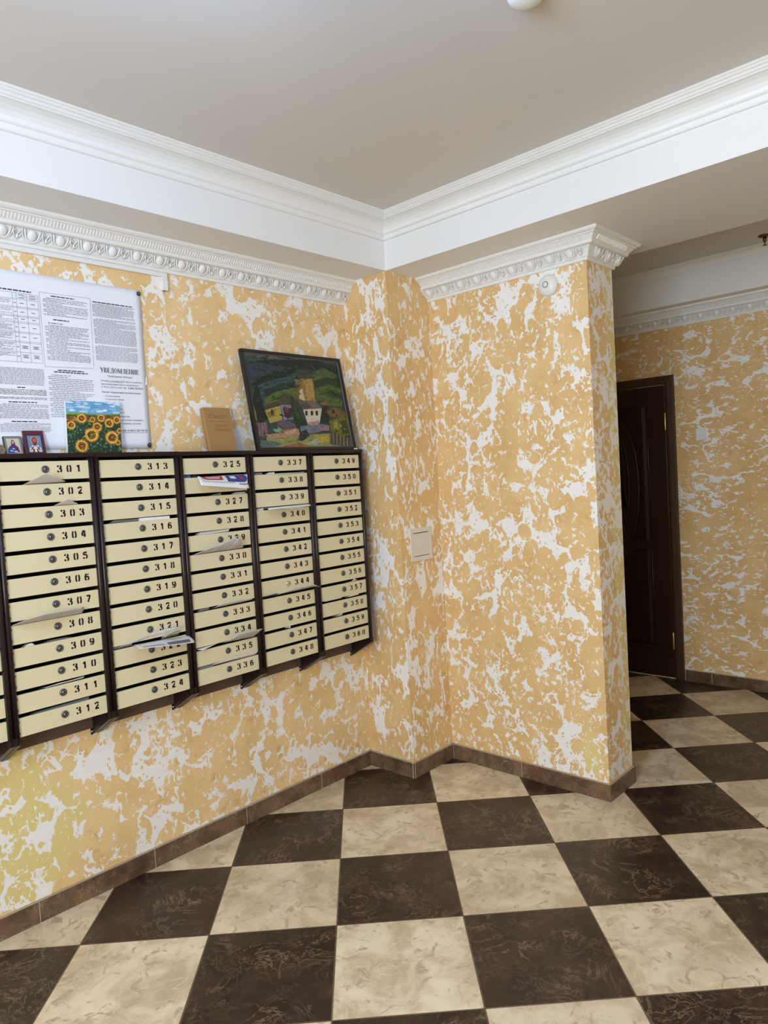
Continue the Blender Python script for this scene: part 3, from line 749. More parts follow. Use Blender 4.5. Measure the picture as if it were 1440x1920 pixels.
# ------------------------------------------------------------------ papers in the letter slots
PROTRUDING = [
    ('envelope', 'pale grey envelope corner pointing up from the slot below box 301', 'envelope', 'grey', [[-2.0906, -0.1405, 1.6207], [-1.9451, -0.1405, 1.6245]], [[-2.0901, -0.149, 1.6213], [-2.0425, -0.205, 1.6561], [-1.9526, -0.149, 1.6255]], -0.07),
    ('envelope', 'smaller grey envelope corner peeking from the slot below box 302', 'envelope', 'grey', [[-1.9902, -0.1405, 1.54], [-1.9068, -0.1405, 1.5392]], [[-1.9898, -0.149, 1.5418], [-1.9614, -0.18, 1.5605], [-1.9143, -0.149, 1.5425]], -0.07),
    ('newspaper', 'folded newspaper lying flat in the slot between boxes 307 and 308', 'newspaper', 'news', [[-2.1694, -0.1405, 1.1349], [-1.9241, -0.1405, 1.1345]], [[-2.1697, -0.147, 1.1384], [-2.1352, -0.185, 1.155], [-2.0852, -0.215, 1.168], [-2.0149, -0.205, 1.165], [-1.926, -0.165, 1.1617]], -0.07),
    ('leaflet', 'white sheet lying in the slot between boxes 310 and 311', 'leaflet', 'white', [[-2.0733, -0.1405, 0.8947], [-1.938, -0.1405, 0.8971]], [[-2.0715, -0.146, 0.898], [-2.0303, -0.147, 0.9013], [-1.9821, -0.147, 0.901], [-1.936, -0.146, 0.9034]], -0.07),
    ('leaflet', 'white flyer with red and blue print hanging over box 326', 'leaflet', 'flyer', [[-1.3937, -0.1405, 1.6169], [-1.142, -0.1405, 1.621]], [[-1.4065, -0.165, 1.6208], [-1.4264, -0.215, 1.5823], [-1.1776, -0.205, 1.5555], [-1.164, -0.165, 1.6066]], -0.07),
    ('newspaper', 'pointed newspaper fold sticking up over the number 329', 'newspaper', 'newstext', [[-1.4353, -0.1405, 1.2954], [-1.1918, -0.1405, 1.2961]], [[-1.39, -0.16, 1.3086], [-1.2698, -0.205, 1.3534], [-1.2399, -0.2, 1.3365], [-1.2044, -0.165, 1.3063]], -0.07),
    ('leaflet', 'printed leaflet leaning out to the right below box 334', 'leaflet', 'newstext', [[-1.3085, -0.1405, 0.8992], [-1.1639, -0.1405, 0.8944]], [[-1.2981, -0.15, 0.9051], [-1.2692, -0.195, 0.9369], [-1.1564, -0.205, 0.9357], [-1.1647, -0.15, 0.8992]], -0.07),
    ('leaflet', 'crumpled white corner drooping at the left below box 334', 'leaflet', 'white', [[-1.4573, -0.1405, 0.8987], [-1.3544, -0.1405, 0.9042]], [[-1.4588, -0.155, 0.8997], [-1.4417, -0.168, 0.8964], [-1.4187, -0.165, 0.9001], [-1.3628, -0.149, 0.9046]], -0.07),
    ('leaflet', 'long white sheet in the slot between boxes 335 and 336', 'leaflet', 'grey', [[-1.3858, -0.1405, 0.8154], [-1.1589, -0.1405, 0.8122]], [[-1.3795, -0.148, 0.823], [-1.3045, -0.15, 0.827], [-1.2201, -0.15, 0.827], [-1.1478, -0.147, 0.8264]], -0.07),
    ('leaflet', 'thin white leaflet sticking out between boxes 332 and 333', 'leaflet', 'grey', [[-1.3526, -0.1405, 1.0573], [-1.1591, -0.1405, 1.0598]], [[-1.3566, -0.155, 1.0626], [-1.3309, -0.17, 1.0743], [-1.2532, -0.165, 1.0737], [-1.1626, -0.15, 1.0671]], -0.07),
    ('envelope', 'long white envelope jutting out between boxes 339 and 340', 'envelope', 'white', [[-1.0543, -0.1405, 1.4624], [-0.8183, -0.1405, 1.4634]], [[-1.0799, -0.2, 1.4563], [-1.0097, -0.215, 1.4582], [-0.9153, -0.215, 1.4577], [-0.8313, -0.205, 1.4582]], -0.07),
    ('leaflet', 'second white sheet tucked under the long envelope above box 340', 'leaflet', 'white', [[-0.9495, -0.1405, 1.4561], [-0.8191, -0.1405, 1.4545]], [[-0.9592, -0.16, 1.4529], [-0.9185, -0.172, 1.4485], [-0.8582, -0.17, 1.448]], -0.07),
    ('leaflet', 'white folded paper curling out between boxes 337 and 338', 'leaflet', 'white', [[-1.0051, -0.1405, 1.6147], [-0.8055, -0.1405, 1.6175]], [[-1.0033, -0.15, 1.6155], [-0.9504, -0.158, 1.6156], [-0.8839, -0.155, 1.6158], [-0.8117, -0.148, 1.6199]], -0.07),
    ('magazine', 'thick pale magazine reaching past the post below box 344', 'magazine', 'grey', [[-1.0139, -0.1405, 1.0594], [-0.7904, -0.1405, 1.0667]], [[-0.9955, -0.15, 1.0696], [-0.9455, -0.175, 1.0772], [-0.8305, -0.195, 1.0824], [-0.8073, -0.2, 1.0677]], -0.07),
    ('leaflet', 'curled grey paper at the left end below box 344', 'leaflet', 'dim', [[-1.1058, -0.1405, 1.0583], [-1.0135, -0.1405, 1.0631]], [[-1.1062, -0.149, 1.0602], [-1.0748, -0.16, 1.0681], [-1.034, -0.155, 1.0686]], -0.07),
    ('leaflet', 'tiny white paper corner poking up above box 357', 'leaflet', 'white', [[-0.5385, -0.1405, 1.0506], [-0.4922, -0.1405, 1.0521]], [[-0.5369, -0.147, 1.0548], [-0.5266, -0.155, 1.0661], [-0.5062, -0.147, 1.0545]], -0.07),
    ('leaflet', 'white sheet with printed picture spread over box 322', 'leaflet', 'flyergrey', [[-1.7304, -0.1405, 0.981], [-1.4922, -0.1405, 0.9689]], [[-1.7622, -0.235, 0.9794], [-1.6841, -0.255, 0.9732], [-1.607, -0.26, 0.9658], [-1.5296, -0.25, 0.9569]], -0.07),
    ('newspaper', 'rolled grey newspaper fanning out over the number 321', 'newspaper', 'newstext', [[-1.786, -0.1405, 0.973], [-1.7353, -0.1405, 0.9758]], [[-1.7193, -0.15, 0.9872], [-1.6647, -0.165, 1.0062], [-1.6063, -0.175, 1.0214], [-1.538, -0.185, 1.0178]], -0.125),
    ('newspaper', 'inner newspaper fold rolled into a tube above box 322', 'newspaper', 'news', [[-1.6041, -0.1405, 0.9773], [-1.5263, -0.1405, 0.9791]], [[-1.6158, -0.17, 0.9851], [-1.6082, -0.2, 1.0029], [-1.585, -0.21, 1.0122], [-1.5632, -0.205, 1.0074]], -0.125)]
INSIDE = [
    ('leaflet', 'dark glossy paper edge inside the slot below box 308', 'leaflet', 'dim', [[-2.0669, -0.128, 1.0524], [-1.9519, -0.128, 1.0521], [-1.9791, -0.128, 1.0566], [-2.0384, -0.128, 1.058]]),
    ('leaflet', 'small pale paper scrap at the left inside the slot below box 308', 'leaflet', 'grey', [[-2.1367, -0.135, 1.0546], [-2.0952, -0.135, 1.0553], [-2.1056, -0.135, 1.0622], [-2.1183, -0.135, 1.0611]]),
    ('magazine', 'grey magazine lying inside the slot above box 312', 'magazine', 'dim', [[-2.1232, -0.128, 0.8053], [-1.919, -0.128, 0.8097], [-1.9163, -0.128, 0.8181], [-2.1043, -0.128, 0.8133]]),
    ('magazine', 'dark grey magazine in the left half of the slot below box 315', 'magazine', 'dim', [[-1.7858, -0.128, 1.4608], [-1.665, -0.128, 1.4599], [-1.6645, -0.128, 1.4662], [-1.7682, -0.128, 1.4665]]),
    ('leaflet', 'white sheet in the right half of the slot below box 315', 'leaflet', 'white', [[-1.6658, -0.138, 1.4599], [-1.5349, -0.138, 1.4577], [-1.5342, -0.138, 1.4664], [-1.6653, -0.138, 1.4673]]),
    ('leaflet', 'blue and white card edge at the left of the slot above box 326', 'leaflet', 'blue', [[-1.4505, -0.128, 1.6197], [-1.4189, -0.128, 1.6202], [-1.4182, -0.128, 1.6285], [-1.4498, -0.128, 1.6285]]),
    ('magazine', 'black magazine edge beside the blue card above box 326', 'magazine', 'black', [[-1.4126, -0.128, 1.6193], [-1.3855, -0.128, 1.6198], [-1.3849, -0.128, 1.6272], [-1.4119, -0.128, 1.6271]]),
    ('leaflet', 'grey curled paper inside the slot between boxes 326 and 327', 'leaflet', 'dim', [[-1.3347, -0.128, 1.5352], [-1.2722, -0.128, 1.5396], [-1.2745, -0.128, 1.5455], [-1.3128, -0.128, 1.5408]]),
    ('leaflet', 'mottled newsprint edge at the right of the slot below box 326', 'leaflet', 'news', [[-1.2028, -0.128, 1.538], [-1.1426, -0.128, 1.5382], [-1.1451, -0.128, 1.5431], [-1.1967, -0.128, 1.5436]]),
    ('magazine', 'grey newspaper rolled inside the slot between boxes 328 and 329', 'newspaper', 'news', [[-1.4077, -0.136, 1.3776], [-1.255, -0.136, 1.3801], [-1.246, -0.136, 1.3875], [-1.3968, -0.136, 1.3845]]),
    ('leaflet', 'dark blue curled leaflet at the left of the slot below box 332', 'leaflet', 'dim', [[-1.4287, -0.136, 1.0565], [-1.3815, -0.136, 1.0585], [-1.3756, -0.136, 1.0655], [-1.4205, -0.136, 1.0619]]),
    ('magazine', 'dark magazine at the left of the slot below box 335', 'magazine', 'dim', [[-1.4589, -0.136, 0.8125], [-1.383, -0.136, 0.8129], [-1.3743, -0.136, 0.8213], [-1.4557, -0.136, 0.8197]]),
    ('magazine', 'grey magazine corner at the left of the slot below box 337', 'magazine', 'dim', [[-1.098, -0.136, 1.6177], [-1.047, -0.136, 1.6189], [-1.0526, -0.136, 1.6252], [-1.0915, -0.136, 1.6242]]),
    ('leaflet', 'striped leaflet roll beside the white paper below box 337', 'leaflet', 'news', [[-1.0328, -0.137, 1.6164], [-0.9835, -0.137, 1.6178], [-0.9798, -0.137, 1.625], [-1.0139, -0.137, 1.6238]]),
    ('leaflet', 'narrow white paper strip standing in the slot above box 347', 'leaflet', 'grey', [[-0.9548, -0.137, 0.8958], [-0.9451, -0.137, 0.8957], [-0.9459, -0.137, 0.9055], [-0.9546, -0.137, 0.9059]]),
    ('leaflet', 'white paper edge in the left half of the slot below box 357', 'leaflet', 'grey', [[-0.7246, -0.137, 0.9812], [-0.6049, -0.137, 0.9816], [-0.6082, -0.137, 0.9862], [-0.7172, -0.137, 0.9853]]),
    ('leaflet', 'thin white paper edge in the right half of the slot below box 357', 'leaflet', 'grey', [[-0.5564, -0.137, 0.9778], [-0.4832, -0.137, 0.9799], [-0.4869, -0.137, 0.9821], [-0.5485, -0.137, 0.9812]]),
    ('leaflet', 'small printed paper corner in the slot above box 359', 'leaflet', 'news', [[-0.6527, -0.137, 0.8953], [-0.6103, -0.137, 0.8957], [-0.6058, -0.137, 0.9044], [-0.6263, -0.137, 0.9032]]),
    ('leaflet', 'dark scrap of paper at the left of the slot below box 339', 'leaflet', 'news', [[-1.0966, -0.136, 1.4546], [-1.0575, -0.136, 1.4554], [-1.0568, -0.136, 1.4639], [-1.0929, -0.136, 1.4628]]),
    ('leaflet', 'dark blue paper edge at the far left of the slot below box 321', 'leaflet', 'dim', [[-1.8135, -0.136, 0.9784], [-1.7613, -0.136, 0.9807], [-1.7609, -0.136, 0.9859], [-1.8109, -0.136, 0.984]])]
LANDSCAPE = [
    ((58, 74, 72), [(-0.0, 1.0), (1.0, 1.0), (1.0, 0.0), (0.0, 0.0)]),
    ((70, 88, 84), [(0.004, 0.987), (0.42, 0.984), (0.328, 0.937), (0.137, 0.915), (0.006, 0.934)]),
    ((112, 104, 96), [(0.012, 0.999), (0.26, 1.006), (0.474, 0.969), (0.251, 0.963), (0.014, 0.975)]),
    ((92, 104, 98), [(0.251, 0.963), (0.445, 0.965), (0.507, 0.994), (0.98, 0.982), (0.617, 0.956), (0.328, 0.937)]),
    ((58, 66, 92), [(0.007, 0.84), (0.185, 0.893), (0.305, 0.893), (0.185, 0.824), (0.029, 0.755), (0.016, 0.787)]),
    ((40, 48, 46), [(0.005, 0.893), (0.139, 0.929), (0.519, 0.981), (0.775, 0.989), (0.997, 0.946), (0.983, 0.837), (0.838, 0.914), (0.689, 0.869), (0.499, 0.878), (0.318, 0.887), (0.186, 0.9)]),
    ((34, 44, 40), [(0.022, 0.653), (0.103, 0.741), (0.304, 0.816), (0.53, 0.889), (0.487, 0.819), (0.29, 0.744), (0.143, 0.676)]),
    ((58, 92, 92), [(0.025, 0.599), (0.146, 0.69), (0.319, 0.754), (0.489, 0.791), (0.482, 0.718), (0.271, 0.644), (0.148, 0.566), (0.03, 0.558)]),
    ((44, 60, 50), [(0.13, 0.606), (0.307, 0.689), (0.484, 0.733), (0.477, 0.66), (0.262, 0.602), (0.143, 0.538)]),
    ((88, 110, 56), [(0.14, 0.524), (0.262, 0.602), (0.486, 0.668), (0.463, 0.515), (0.398, 0.583), (0.301, 0.52), (0.153, 0.456), (0.111, 0.44)]),
    ((60, 78, 44), [(0.175, 0.499), (0.341, 0.579), (0.4, 0.597), (0.301, 0.52)]),
    ((86, 102, 60), [(0.694, 0.854), (0.822, 0.915), (0.926, 0.877), (0.976, 0.805), (0.816, 0.806), (0.68, 0.749)]),
    ((50, 64, 42), [(0.68, 0.749), (0.829, 0.792), (0.976, 0.805), (0.984, 0.683), (0.845, 0.718), (0.685, 0.661)]),
    ((84, 104, 54), [(0.685, 0.661), (0.847, 0.726), (0.984, 0.683), (0.975, 0.482), (0.872, 0.461), (0.779, 0.547), (0.678, 0.512)]),
    ((54, 66, 40), [(0.693, 0.587), (0.865, 0.659), (0.984, 0.606), (0.98, 0.544), (0.823, 0.611)]),
    ((150, 122, 72), [(0.484, 0.79), (0.68, 0.809), (0.671, 0.514), (0.473, 0.512)]),
    ((128, 110, 66), [(0.481, 0.776), (0.552, 0.782), (0.535, 0.511), (0.473, 0.515)]),
    ((176, 142, 84), [(0.584, 0.756), (0.671, 0.778), (0.664, 0.556), (0.574, 0.521)]),
    ((200, 186, 150), [(0.511, 0.634), (0.542, 0.658), (0.551, 0.517), (0.492, 0.538)]),
    ((70, 80, 60), [(0.487, 0.834), (0.569, 0.864), (0.679, 0.857), (0.68, 0.786), (0.63, 0.796), (0.602, 0.769), (0.561, 0.79), (0.528, 0.768), (0.487, 0.776)]),
    ((34, 32, 28), [(0.481, 0.776), (0.51, 0.79), (0.529, 0.765), (0.562, 0.786), (0.599, 0.766), (0.629, 0.792), (0.682, 0.785), (0.68, 0.776), (0.626, 0.78), (0.598, 0.757), (0.56, 0.774), (0.526, 0.754), (0.484, 0.761)]),
    ((30, 40, 34), [(0.072, 0.677), (0.099, 0.618), (0.108, 0.44), (0.13, 0.303), (0.063, 0.26), (0.014, 0.273), (0.01, 0.489), (0.041, 0.586)]),
    ((150, 148, 52), [(0.011, 0.462), (0.024, 0.382), (0.024, 0.273), (0.006, 0.313)]),
    ((84, 74, 56), [(0.109, 0.446), (0.271, 0.504), (0.41, 0.572), (0.431, 0.477), (0.277, 0.465), (0.148, 0.428)]),
    ((170, 154, 82), [(0.115, 0.396), (0.282, 0.455), (0.274, 0.296), (0.142, 0.259)]),
    ((140, 120, 52), [(0.137, 0.372), (0.21, 0.403), (0.203, 0.333), (0.14, 0.317)]),
    ((44, 46, 50), [(0.175, 0.402), (0.195, 0.408), (0.192, 0.354), (0.169, 0.346)]),
    ((126, 134, 156), [(0.283, 0.46), (0.425, 0.467), (0.401, 0.311), (0.285, 0.296)]),
    ((64, 44, 56), [(0.301, 0.432), (0.388, 0.428), (0.384, 0.332), (0.329, 0.309), (0.3, 0.336)]),
    ((130, 60, 60), [(0.31, 0.421), (0.369, 0.435), (0.344, 0.38), (0.313, 0.379)]),
    ((100, 88, 104), [(0.203, 0.263), (0.279, 0.302), (0.404, 0.253), (0.408, 0.203), (0.278, 0.187)]),
    ((150, 116, 80), [(0.207, 0.232), (0.265, 0.194), (0.365, 0.202), (0.273, 0.166), (0.211, 0.186)]),
    ((116, 108, 100), [(0.477, 0.504), (0.663, 0.511), (0.728, 0.44), (0.516, 0.416)]),
    ((86, 80, 74), [(0.492, 0.48), (0.57, 0.499), (0.603, 0.442), (0.518, 0.423)]),
    ((206, 200, 182), [(0.509, 0.416), (0.722, 0.439), (0.664, 0.273), (0.534, 0.244)]),
    ((170, 140, 130), [(0.524, 0.27), (0.667, 0.303), (0.653, 0.249), (0.539, 0.235)]),
    ((40, 38, 42), [(0.528, 0.402), (0.556, 0.406), (0.548, 0.356), (0.523, 0.349)]),
    ((40, 38, 42), [(0.588, 0.404), (0.616, 0.408), (0.609, 0.358), (0.583, 0.351)]),
    ((40, 38, 42), [(0.642, 0.406), (0.67, 0.41), (0.663, 0.36), (0.637, 0.353)]),
    ((46, 58, 40), [(0.409, 0.583), (0.432, 0.542), (0.462, 0.399), (0.516, 0.27), (0.468, 0.211), (0.398, 0.224), (0.382, 0.396)]),
    ((70, 84, 44), [(0.427, 0.513), (0.438, 0.427), (0.459, 0.312), (0.418, 0.325)]),
    ((36, 44, 34), [(0.722, 0.454), (0.795, 0.473), (0.794, 0.352), (0.762, 0.276), (0.678, 0.281)]),
    ((128, 94, 72), [(0.691, 0.486), (0.781, 0.542), (0.848, 0.482), (0.763, 0.471)]),
    ((116, 98, 58), [(0.759, 0.411), (0.872, 0.461), (1.014, 0.413), (0.983, 0.342), (0.8, 0.345)]),
    ((80, 70, 48), [(0.751, 0.411), (0.872, 0.477), (1.021, 0.421), (1.0, 0.402), (0.871, 0.454), (0.76, 0.393)]),
    ((52, 42, 34), [(0.834, 0.429), (0.863, 0.43), (0.853, 0.384), (0.824, 0.383)]),
    ((112, 112, 46), [(0.784, 0.306), (0.896, 0.34), (0.999, 0.343), (1.018, 0.141), (0.881, 0.109), (0.771, 0.2)]),
    ((150, 146, 60), [(0.818, 0.277), (0.873, 0.309), (0.867, 0.201), (0.822, 0.216)]),
    ((72, 80, 40), [(0.903, 0.294), (0.973, 0.311), (0.991, 0.156), (0.904, 0.14)]),
    ((134, 112, 116), [(0.001, 0.259), (0.116, 0.264), (0.102, 0.123), (-0.002, 0.109)]),
    ((80, 62, 66), [(0.017, 0.259), (0.024, 0.259), (0.012, 0.116), (0.005, 0.116)]),
    ((80, 62, 66), [(0.046, 0.26), (0.052, 0.26), (0.04, 0.116), (0.034, 0.116)]),
    ((80, 62, 66), [(0.075, 0.26), (0.081, 0.26), (0.069, 0.116), (0.063, 0.116)]),
    ((80, 62, 66), [(0.104, 0.261), (0.11, 0.261), (0.098, 0.116), (0.092, 0.116)]),
    ((112, 122, 140), [(0.443, 0.232), (0.648, 0.251), (0.755, 0.2), (0.607, 0.161), (0.44, 0.145)]),
    ((150, 120, 130), [(0.642, 0.258), (0.764, 0.245), (0.76, 0.185), (0.658, 0.184)]),
    ((150, 148, 92), [(0.034, 0.109), (0.169, 0.123), (0.453, 0.138), (0.761, 0.155), (0.744, 0.034), (0.999, -0.003), (-0.001, -0.003)]),
    ((182, 136, 116), [(0.092, 0.137), (0.231, 0.158), (0.423, 0.203), (0.424, 0.138), (0.248, 0.109), (0.099, 0.106)]),
    ((120, 160, 140), [(0.157, 0.2), (0.239, 0.201), (0.26, 0.166), (0.176, 0.158)]),
    ((196, 160, 140), [(0.26, 0.166), (0.395, 0.21), (0.401, 0.167), (0.294, 0.13)]),
    ((60, 70, 62), [(-0.002, 0.123), (0.086, 0.109), (0.076, 0.054), (0.016, 0.082)]),
    ((44, 58, 58), [(0.43, 0.167), (0.509, 0.197), (0.524, 0.124), (0.439, 0.066), (0.398, 0.08)]),
    ((166, 172, 150), [(0.462, 0.036), (0.61, 0.102), (0.652, 0.079), (0.578, 0.018)]),
    ((178, 160, 70), [(0.581, 0.109), (0.742, 0.139), (0.735, 0.064), (0.646, 0.05)]),
    ((90, 116, 110), [(0.016, 0.082), (0.158, 0.064), (0.235, 0.039), (0.131, -0.005), (0.012, -0.003)]),
    ((156, 102, 62), [(0.231, 0.022), (0.406, 0.049), (0.488, 0.019), (0.424, -0.007), (0.253, -0.007)]),
    ((100, 92, 76), [(0.767, 0.197), (0.884, 0.125), (1.003, 0.094), (1.004, -0.003), (0.859, 0.005), (0.736, 0.034)]),
    ((56, 50, 44), [(0.779, 0.177), (0.786, 0.175), (0.763, 0.026), (0.754, 0.028)]),
    ((56, 50, 44), [(0.816, 0.166), (0.824, 0.163), (0.801, 0.021), (0.792, 0.023)]),
    ((56, 50, 44), [(0.854, 0.154), (0.862, 0.151), (0.839, 0.016), (0.829, 0.018)]),
    ((56, 50, 44), [(0.893, 0.142), (0.9, 0.139), (0.877, 0.011), (0.867, 0.013)]),
    ((56, 50, 44), [(0.931, 0.129), (0.939, 0.126), (0.916, 0.006), (0.906, 0.007)]),
    ((56, 50, 44), [(0.971, 0.117), (0.978, 0.114), (0.955, 0.001), (0.945, 0.002)]),
    ((130, 122, 100), [(0.788, 0.162), (0.8, 0.158), (0.781, 0.033), (0.77, 0.035)]),
    ((130, 122, 100), [(0.828, 0.15), (0.84, 0.146), (0.82, 0.028), (0.809, 0.03)]),
    ((130, 122, 100), [(0.867, 0.138), (0.88, 0.134), (0.86, 0.023), (0.849, 0.025)]),
    ((130, 122, 100), [(0.908, 0.126), (0.92, 0.122), (0.9, 0.018), (0.889, 0.02)]),
    ((130, 122, 100), [(0.948, 0.114), (0.961, 0.109), (0.94, 0.013), (0.929, 0.015)])]

PMAT = {'grey': 'paper_grey', 'white': 'paper_white', 'news': 'news', 'newstext': 'newstext', 'dim': 'paper_dim', 'blue': 'paper_blue', 'black': 'paper_black', 'flyer': 'paper_white', 'flyergrey': 'paper_white'}
def slot_z(p):
    """clamp a slot point into its letter slot"""
    u = math.floor((p[0]-X0+PW)/MW); zo = -TILT*(X0+u*MW+DWD/2+1.3)
    r = round((ZT + zo - p[2])/PITCH)
    lo = ZT + zo - r*PITCH
    return max(lo+.0012, min(p[2], lo+GAP-.0015))
def resample(pts, n):
    pts = [Vector(p) for p in pts]; L = [0]
    for i in range(1, len(pts)): L.append(L[-1]+(pts[i]-pts[i-1]).length)
    out = []
    for k in range(n):
        s = L[-1]*k/(n-1)
        for i in range(1, len(pts)):
            if s <= L[i] + 1e-9:
                f = (s-L[i-1])/max(L[i]-L[i-1], 1e-9); out.append(pts[i-1].lerp(pts[i], f)); break
    return out
for name, lab, cat, mt, slot, outer, yi in PROTRUDING:
    NS = 19; NT_ = 7
    A = resample([(p[0], p[1], slot_z(p) + (GAP-.0045 if yi < -.1 else (-.006 if mt == 'flyergrey' else 0))) for p in slot], NS); B = resample(outer, NS)
    C0 = [Vector((a.x, yi, a.z-.016)) for a in A]
    rows = [C0, [c.lerp(a, .6) + Vector((0, 0, .002)) for c, a in zip(C0, A)]]
    droop = {'flyer': .003, 'flyergrey': .0}.get(mt, .004)
    for j in range(NT_+1):
        f = j/NT_; rows.append([a.lerp(q, f) + Vector((0, -.012*math.sin(math.pi*f)*min(1, (q-a).length/.05), droop*math.sin(math.pi*f)*min(1, (q-a).length/.05))) for a, q in zip(A, B)])
    b = MB(); R_ = len(rows)
    for rw_ in rows: b.v += [tuple(p) for p in rw_]
    for j in range(R_-1):
        for i in range(NS-1):
            b.f.append([j*NS+i, j*NS+i+1, (j+1)*NS+i+1, (j+1)*NS+i]); b.m.append(0); b.sm.append(True)
            u0, u1, v0, v1 = i/(NS-1), (i+1)/(NS-1), j/(R_-1), (j+1)/(R_-1)
            b.uv[len(b.f)-1] = [(u0, v0), (u1, v0), (u1, v1), (u0, v1)]
    o = b.build(name, M[PMAT[mt]]); tag(o, lab, cat)
    s = o.modifiers.new('thickness', 'SOLIDIFY'); s.thickness = .0008; s.offset = 0
    if mt in ('flyer', 'flyergrey'):
        def surf(u, v, lift=.0012):
            f = v*NT_; j = min(int(f), NT_-1); fr = f-j; g = u*(NS-1); i = min(int(g), NS-2); gr = g-i
            a = rows[2+j][i].lerp(rows[2+j][i+1], gr); c = rows[3+j][i].lerp(rows[3+j][i+1], gr)
            du = rows[2+j][i+1]-rows[2+j][i]; dv = rows[3+j][i]-rows[2+j][i]; n = du.cross(dv)
            if n.length > 0: n.normalize()
            if n.z < 0: n = -n
            return a.lerp(c, fr) + n*lift
        def patch(b, u0, u1, v0, v1, m, lift=.0012, nu=6, nv=3):
            vv = [surf(u0+(u1-u0)*i/nu, v0+(v1-v0)*j/nv, lift) for j in range(nv+1) for i in range(nu+1)]
            b.add(vv, [(j*(nu+1)+i, j*(nu+1)+i+1, (j+1)*(nu+1)+i+1, (j+1)*(nu+1)+i) for j in range(nv) for i in range(nu)], m)
        b = MB(); rnd_ = random.Random(5)
        if mt == 'flyer':
            patch(b, .06, .46, .05, .48, 0); patch(b, .53, .93, .04, .60, 1)
            for (u0, u1, v0, v1) in ((.14, .42, .16, .22), (.18, .40, .27, .34)):
                patch(b, u0, u1, v0, v1, 3, .0016)
            patch(b, .60, .70, .12, .35, 3, .0016); patch(b, .76, .84, .15, .40, 0, .0016)
            for v0 in (.62, .68): 
                u = .06
                while u < .62: wd = rnd_.uniform(.02, .05); patch(b, u, u+wd, v0, v0+.03, 2, .0012, 1, 1); u += wd+.012
            u = .70
            for k in range(7): patch(b, u, u+.022, .70, .77, 4, .0012, 1, 1); u += .03
            patch(b, .88, .93, .80, .84, 2, .0012, 1, 1)
            b.build('print', [M['red_print'], M['blue_print'], M['ink_light'], M['paper_white'], M['ink_black']], o)
        else:
            patch(b, .50, .93, .45, .86, 0)
            for v0 in (.50, .58, .66, .74, .92):
                u = .08
                while u < (.44 if v0 < .9 else .9): wd = rnd_.uniform(.02, .05); patch(b, u, u+wd, v0, v0+.035, 1, .0012, 1, 1); u += wd+.012
            b.build('print', [M['photo_print'], M['ink_light']], o)
for name, lab, cat, mt, pts in INSIDE:
    zb_ = [slot_z(p) for p in pts]
    b = MB(); n = 4
    fr = [(p[0], p[1], z if i > 1 else z-.004) for i, (p, z) in enumerate(zip(pts, zb_))]
    bk = [(x, y+.03, z-.004) for x, y, z in fr]
    b.add(fr+bk, [(0, 1, 2, 3), (7, 6, 5, 4)] + [(i, i+4, (i+1) % 4+4, (i+1) % 4) for i in range(4)])
    for fi in range(6): b.uv[fi] = [(0, .1), (.5, .1), (.5, .5), (0, .5)]
    tag(b.build(name, M[PMAT[mt]]), lab, cat)

# ------------------------------------------------------------------ notice sheet on the wall
NX0, NX1, NZ0, NZ1 = -2.62, -1.518, 1.750, 2.402
t = thing('notice_poster', 'large glossy white notice sheet of small print pinned to the left wall', 'notice', ((NX0+NX1)/2, 0, NZ0))
b = MB(); NUx, NUz = 44, 26; rg = random.Random(3)
for j in range(NUz+1):
    for i in range(NUx+1):
        x = NX0+(NX1-NX0)*i/NUx; z = NZ0+(NZ1-NZ0)*j/NUz
        b.v.append((x, -.0042 - .0012*math.sin(x*23+z*5)*math.sin(z*17), z))
for j in range(NUz):
    for i in range(NUx):
        q = j*(NUx+1)+i; b.f.append([q, q+1, q+NUx+2, q+NUx+1]); b.m.append(0); b.sm.append(True)
sheet = b.build('sheet', M['poster'], t)
s = sheet.modifiers.new('thickness', 'SOLIDIFY'); s.thickness = .0006; s.offset = 0
NY_ = -.0062
def nf(x, z): return (x, NY_, z)
ink = MB(); rnd_ = random.Random(11)
def bar(x0, x1, z0, z1, m=0): ink.quad(nf(x0, z0), nf(x1, z0), nf(x1, z1), nf(x0, z1), m)
def block(x0, x1, ztop, zbot, pitch, m=0, ragged=.25, para=7, fat=.36):
    z = ztop; k = 0
    while z - pitch > zbot:
        xe = x1 if rnd_.random() > ragged else x0+(x1-x0)*rnd_.uniform(.35, .95)
        x = x0 + (.012 if k % para == 0 else 0)
        while x < xe-.004:
            wd = min(rnd_.uniform(.005, .020), xe-x)
            bar(x, x+wd, z-pitch*.5-pitch*fat/2, z-pitch*.5+pitch*fat/2, m); x += wd+rnd_.uniform(.0022, .0036)
        z -= pitch; k += 1
def head(xc, wd, z, h=.0036): 
    x = xc-wd/2
    while x < xc+wd/2: q = rnd_.uniform(.008, .02); bar(x, min(x+q, xc+wd/2), z-h/2, z+h/2, 1); x += q+.003
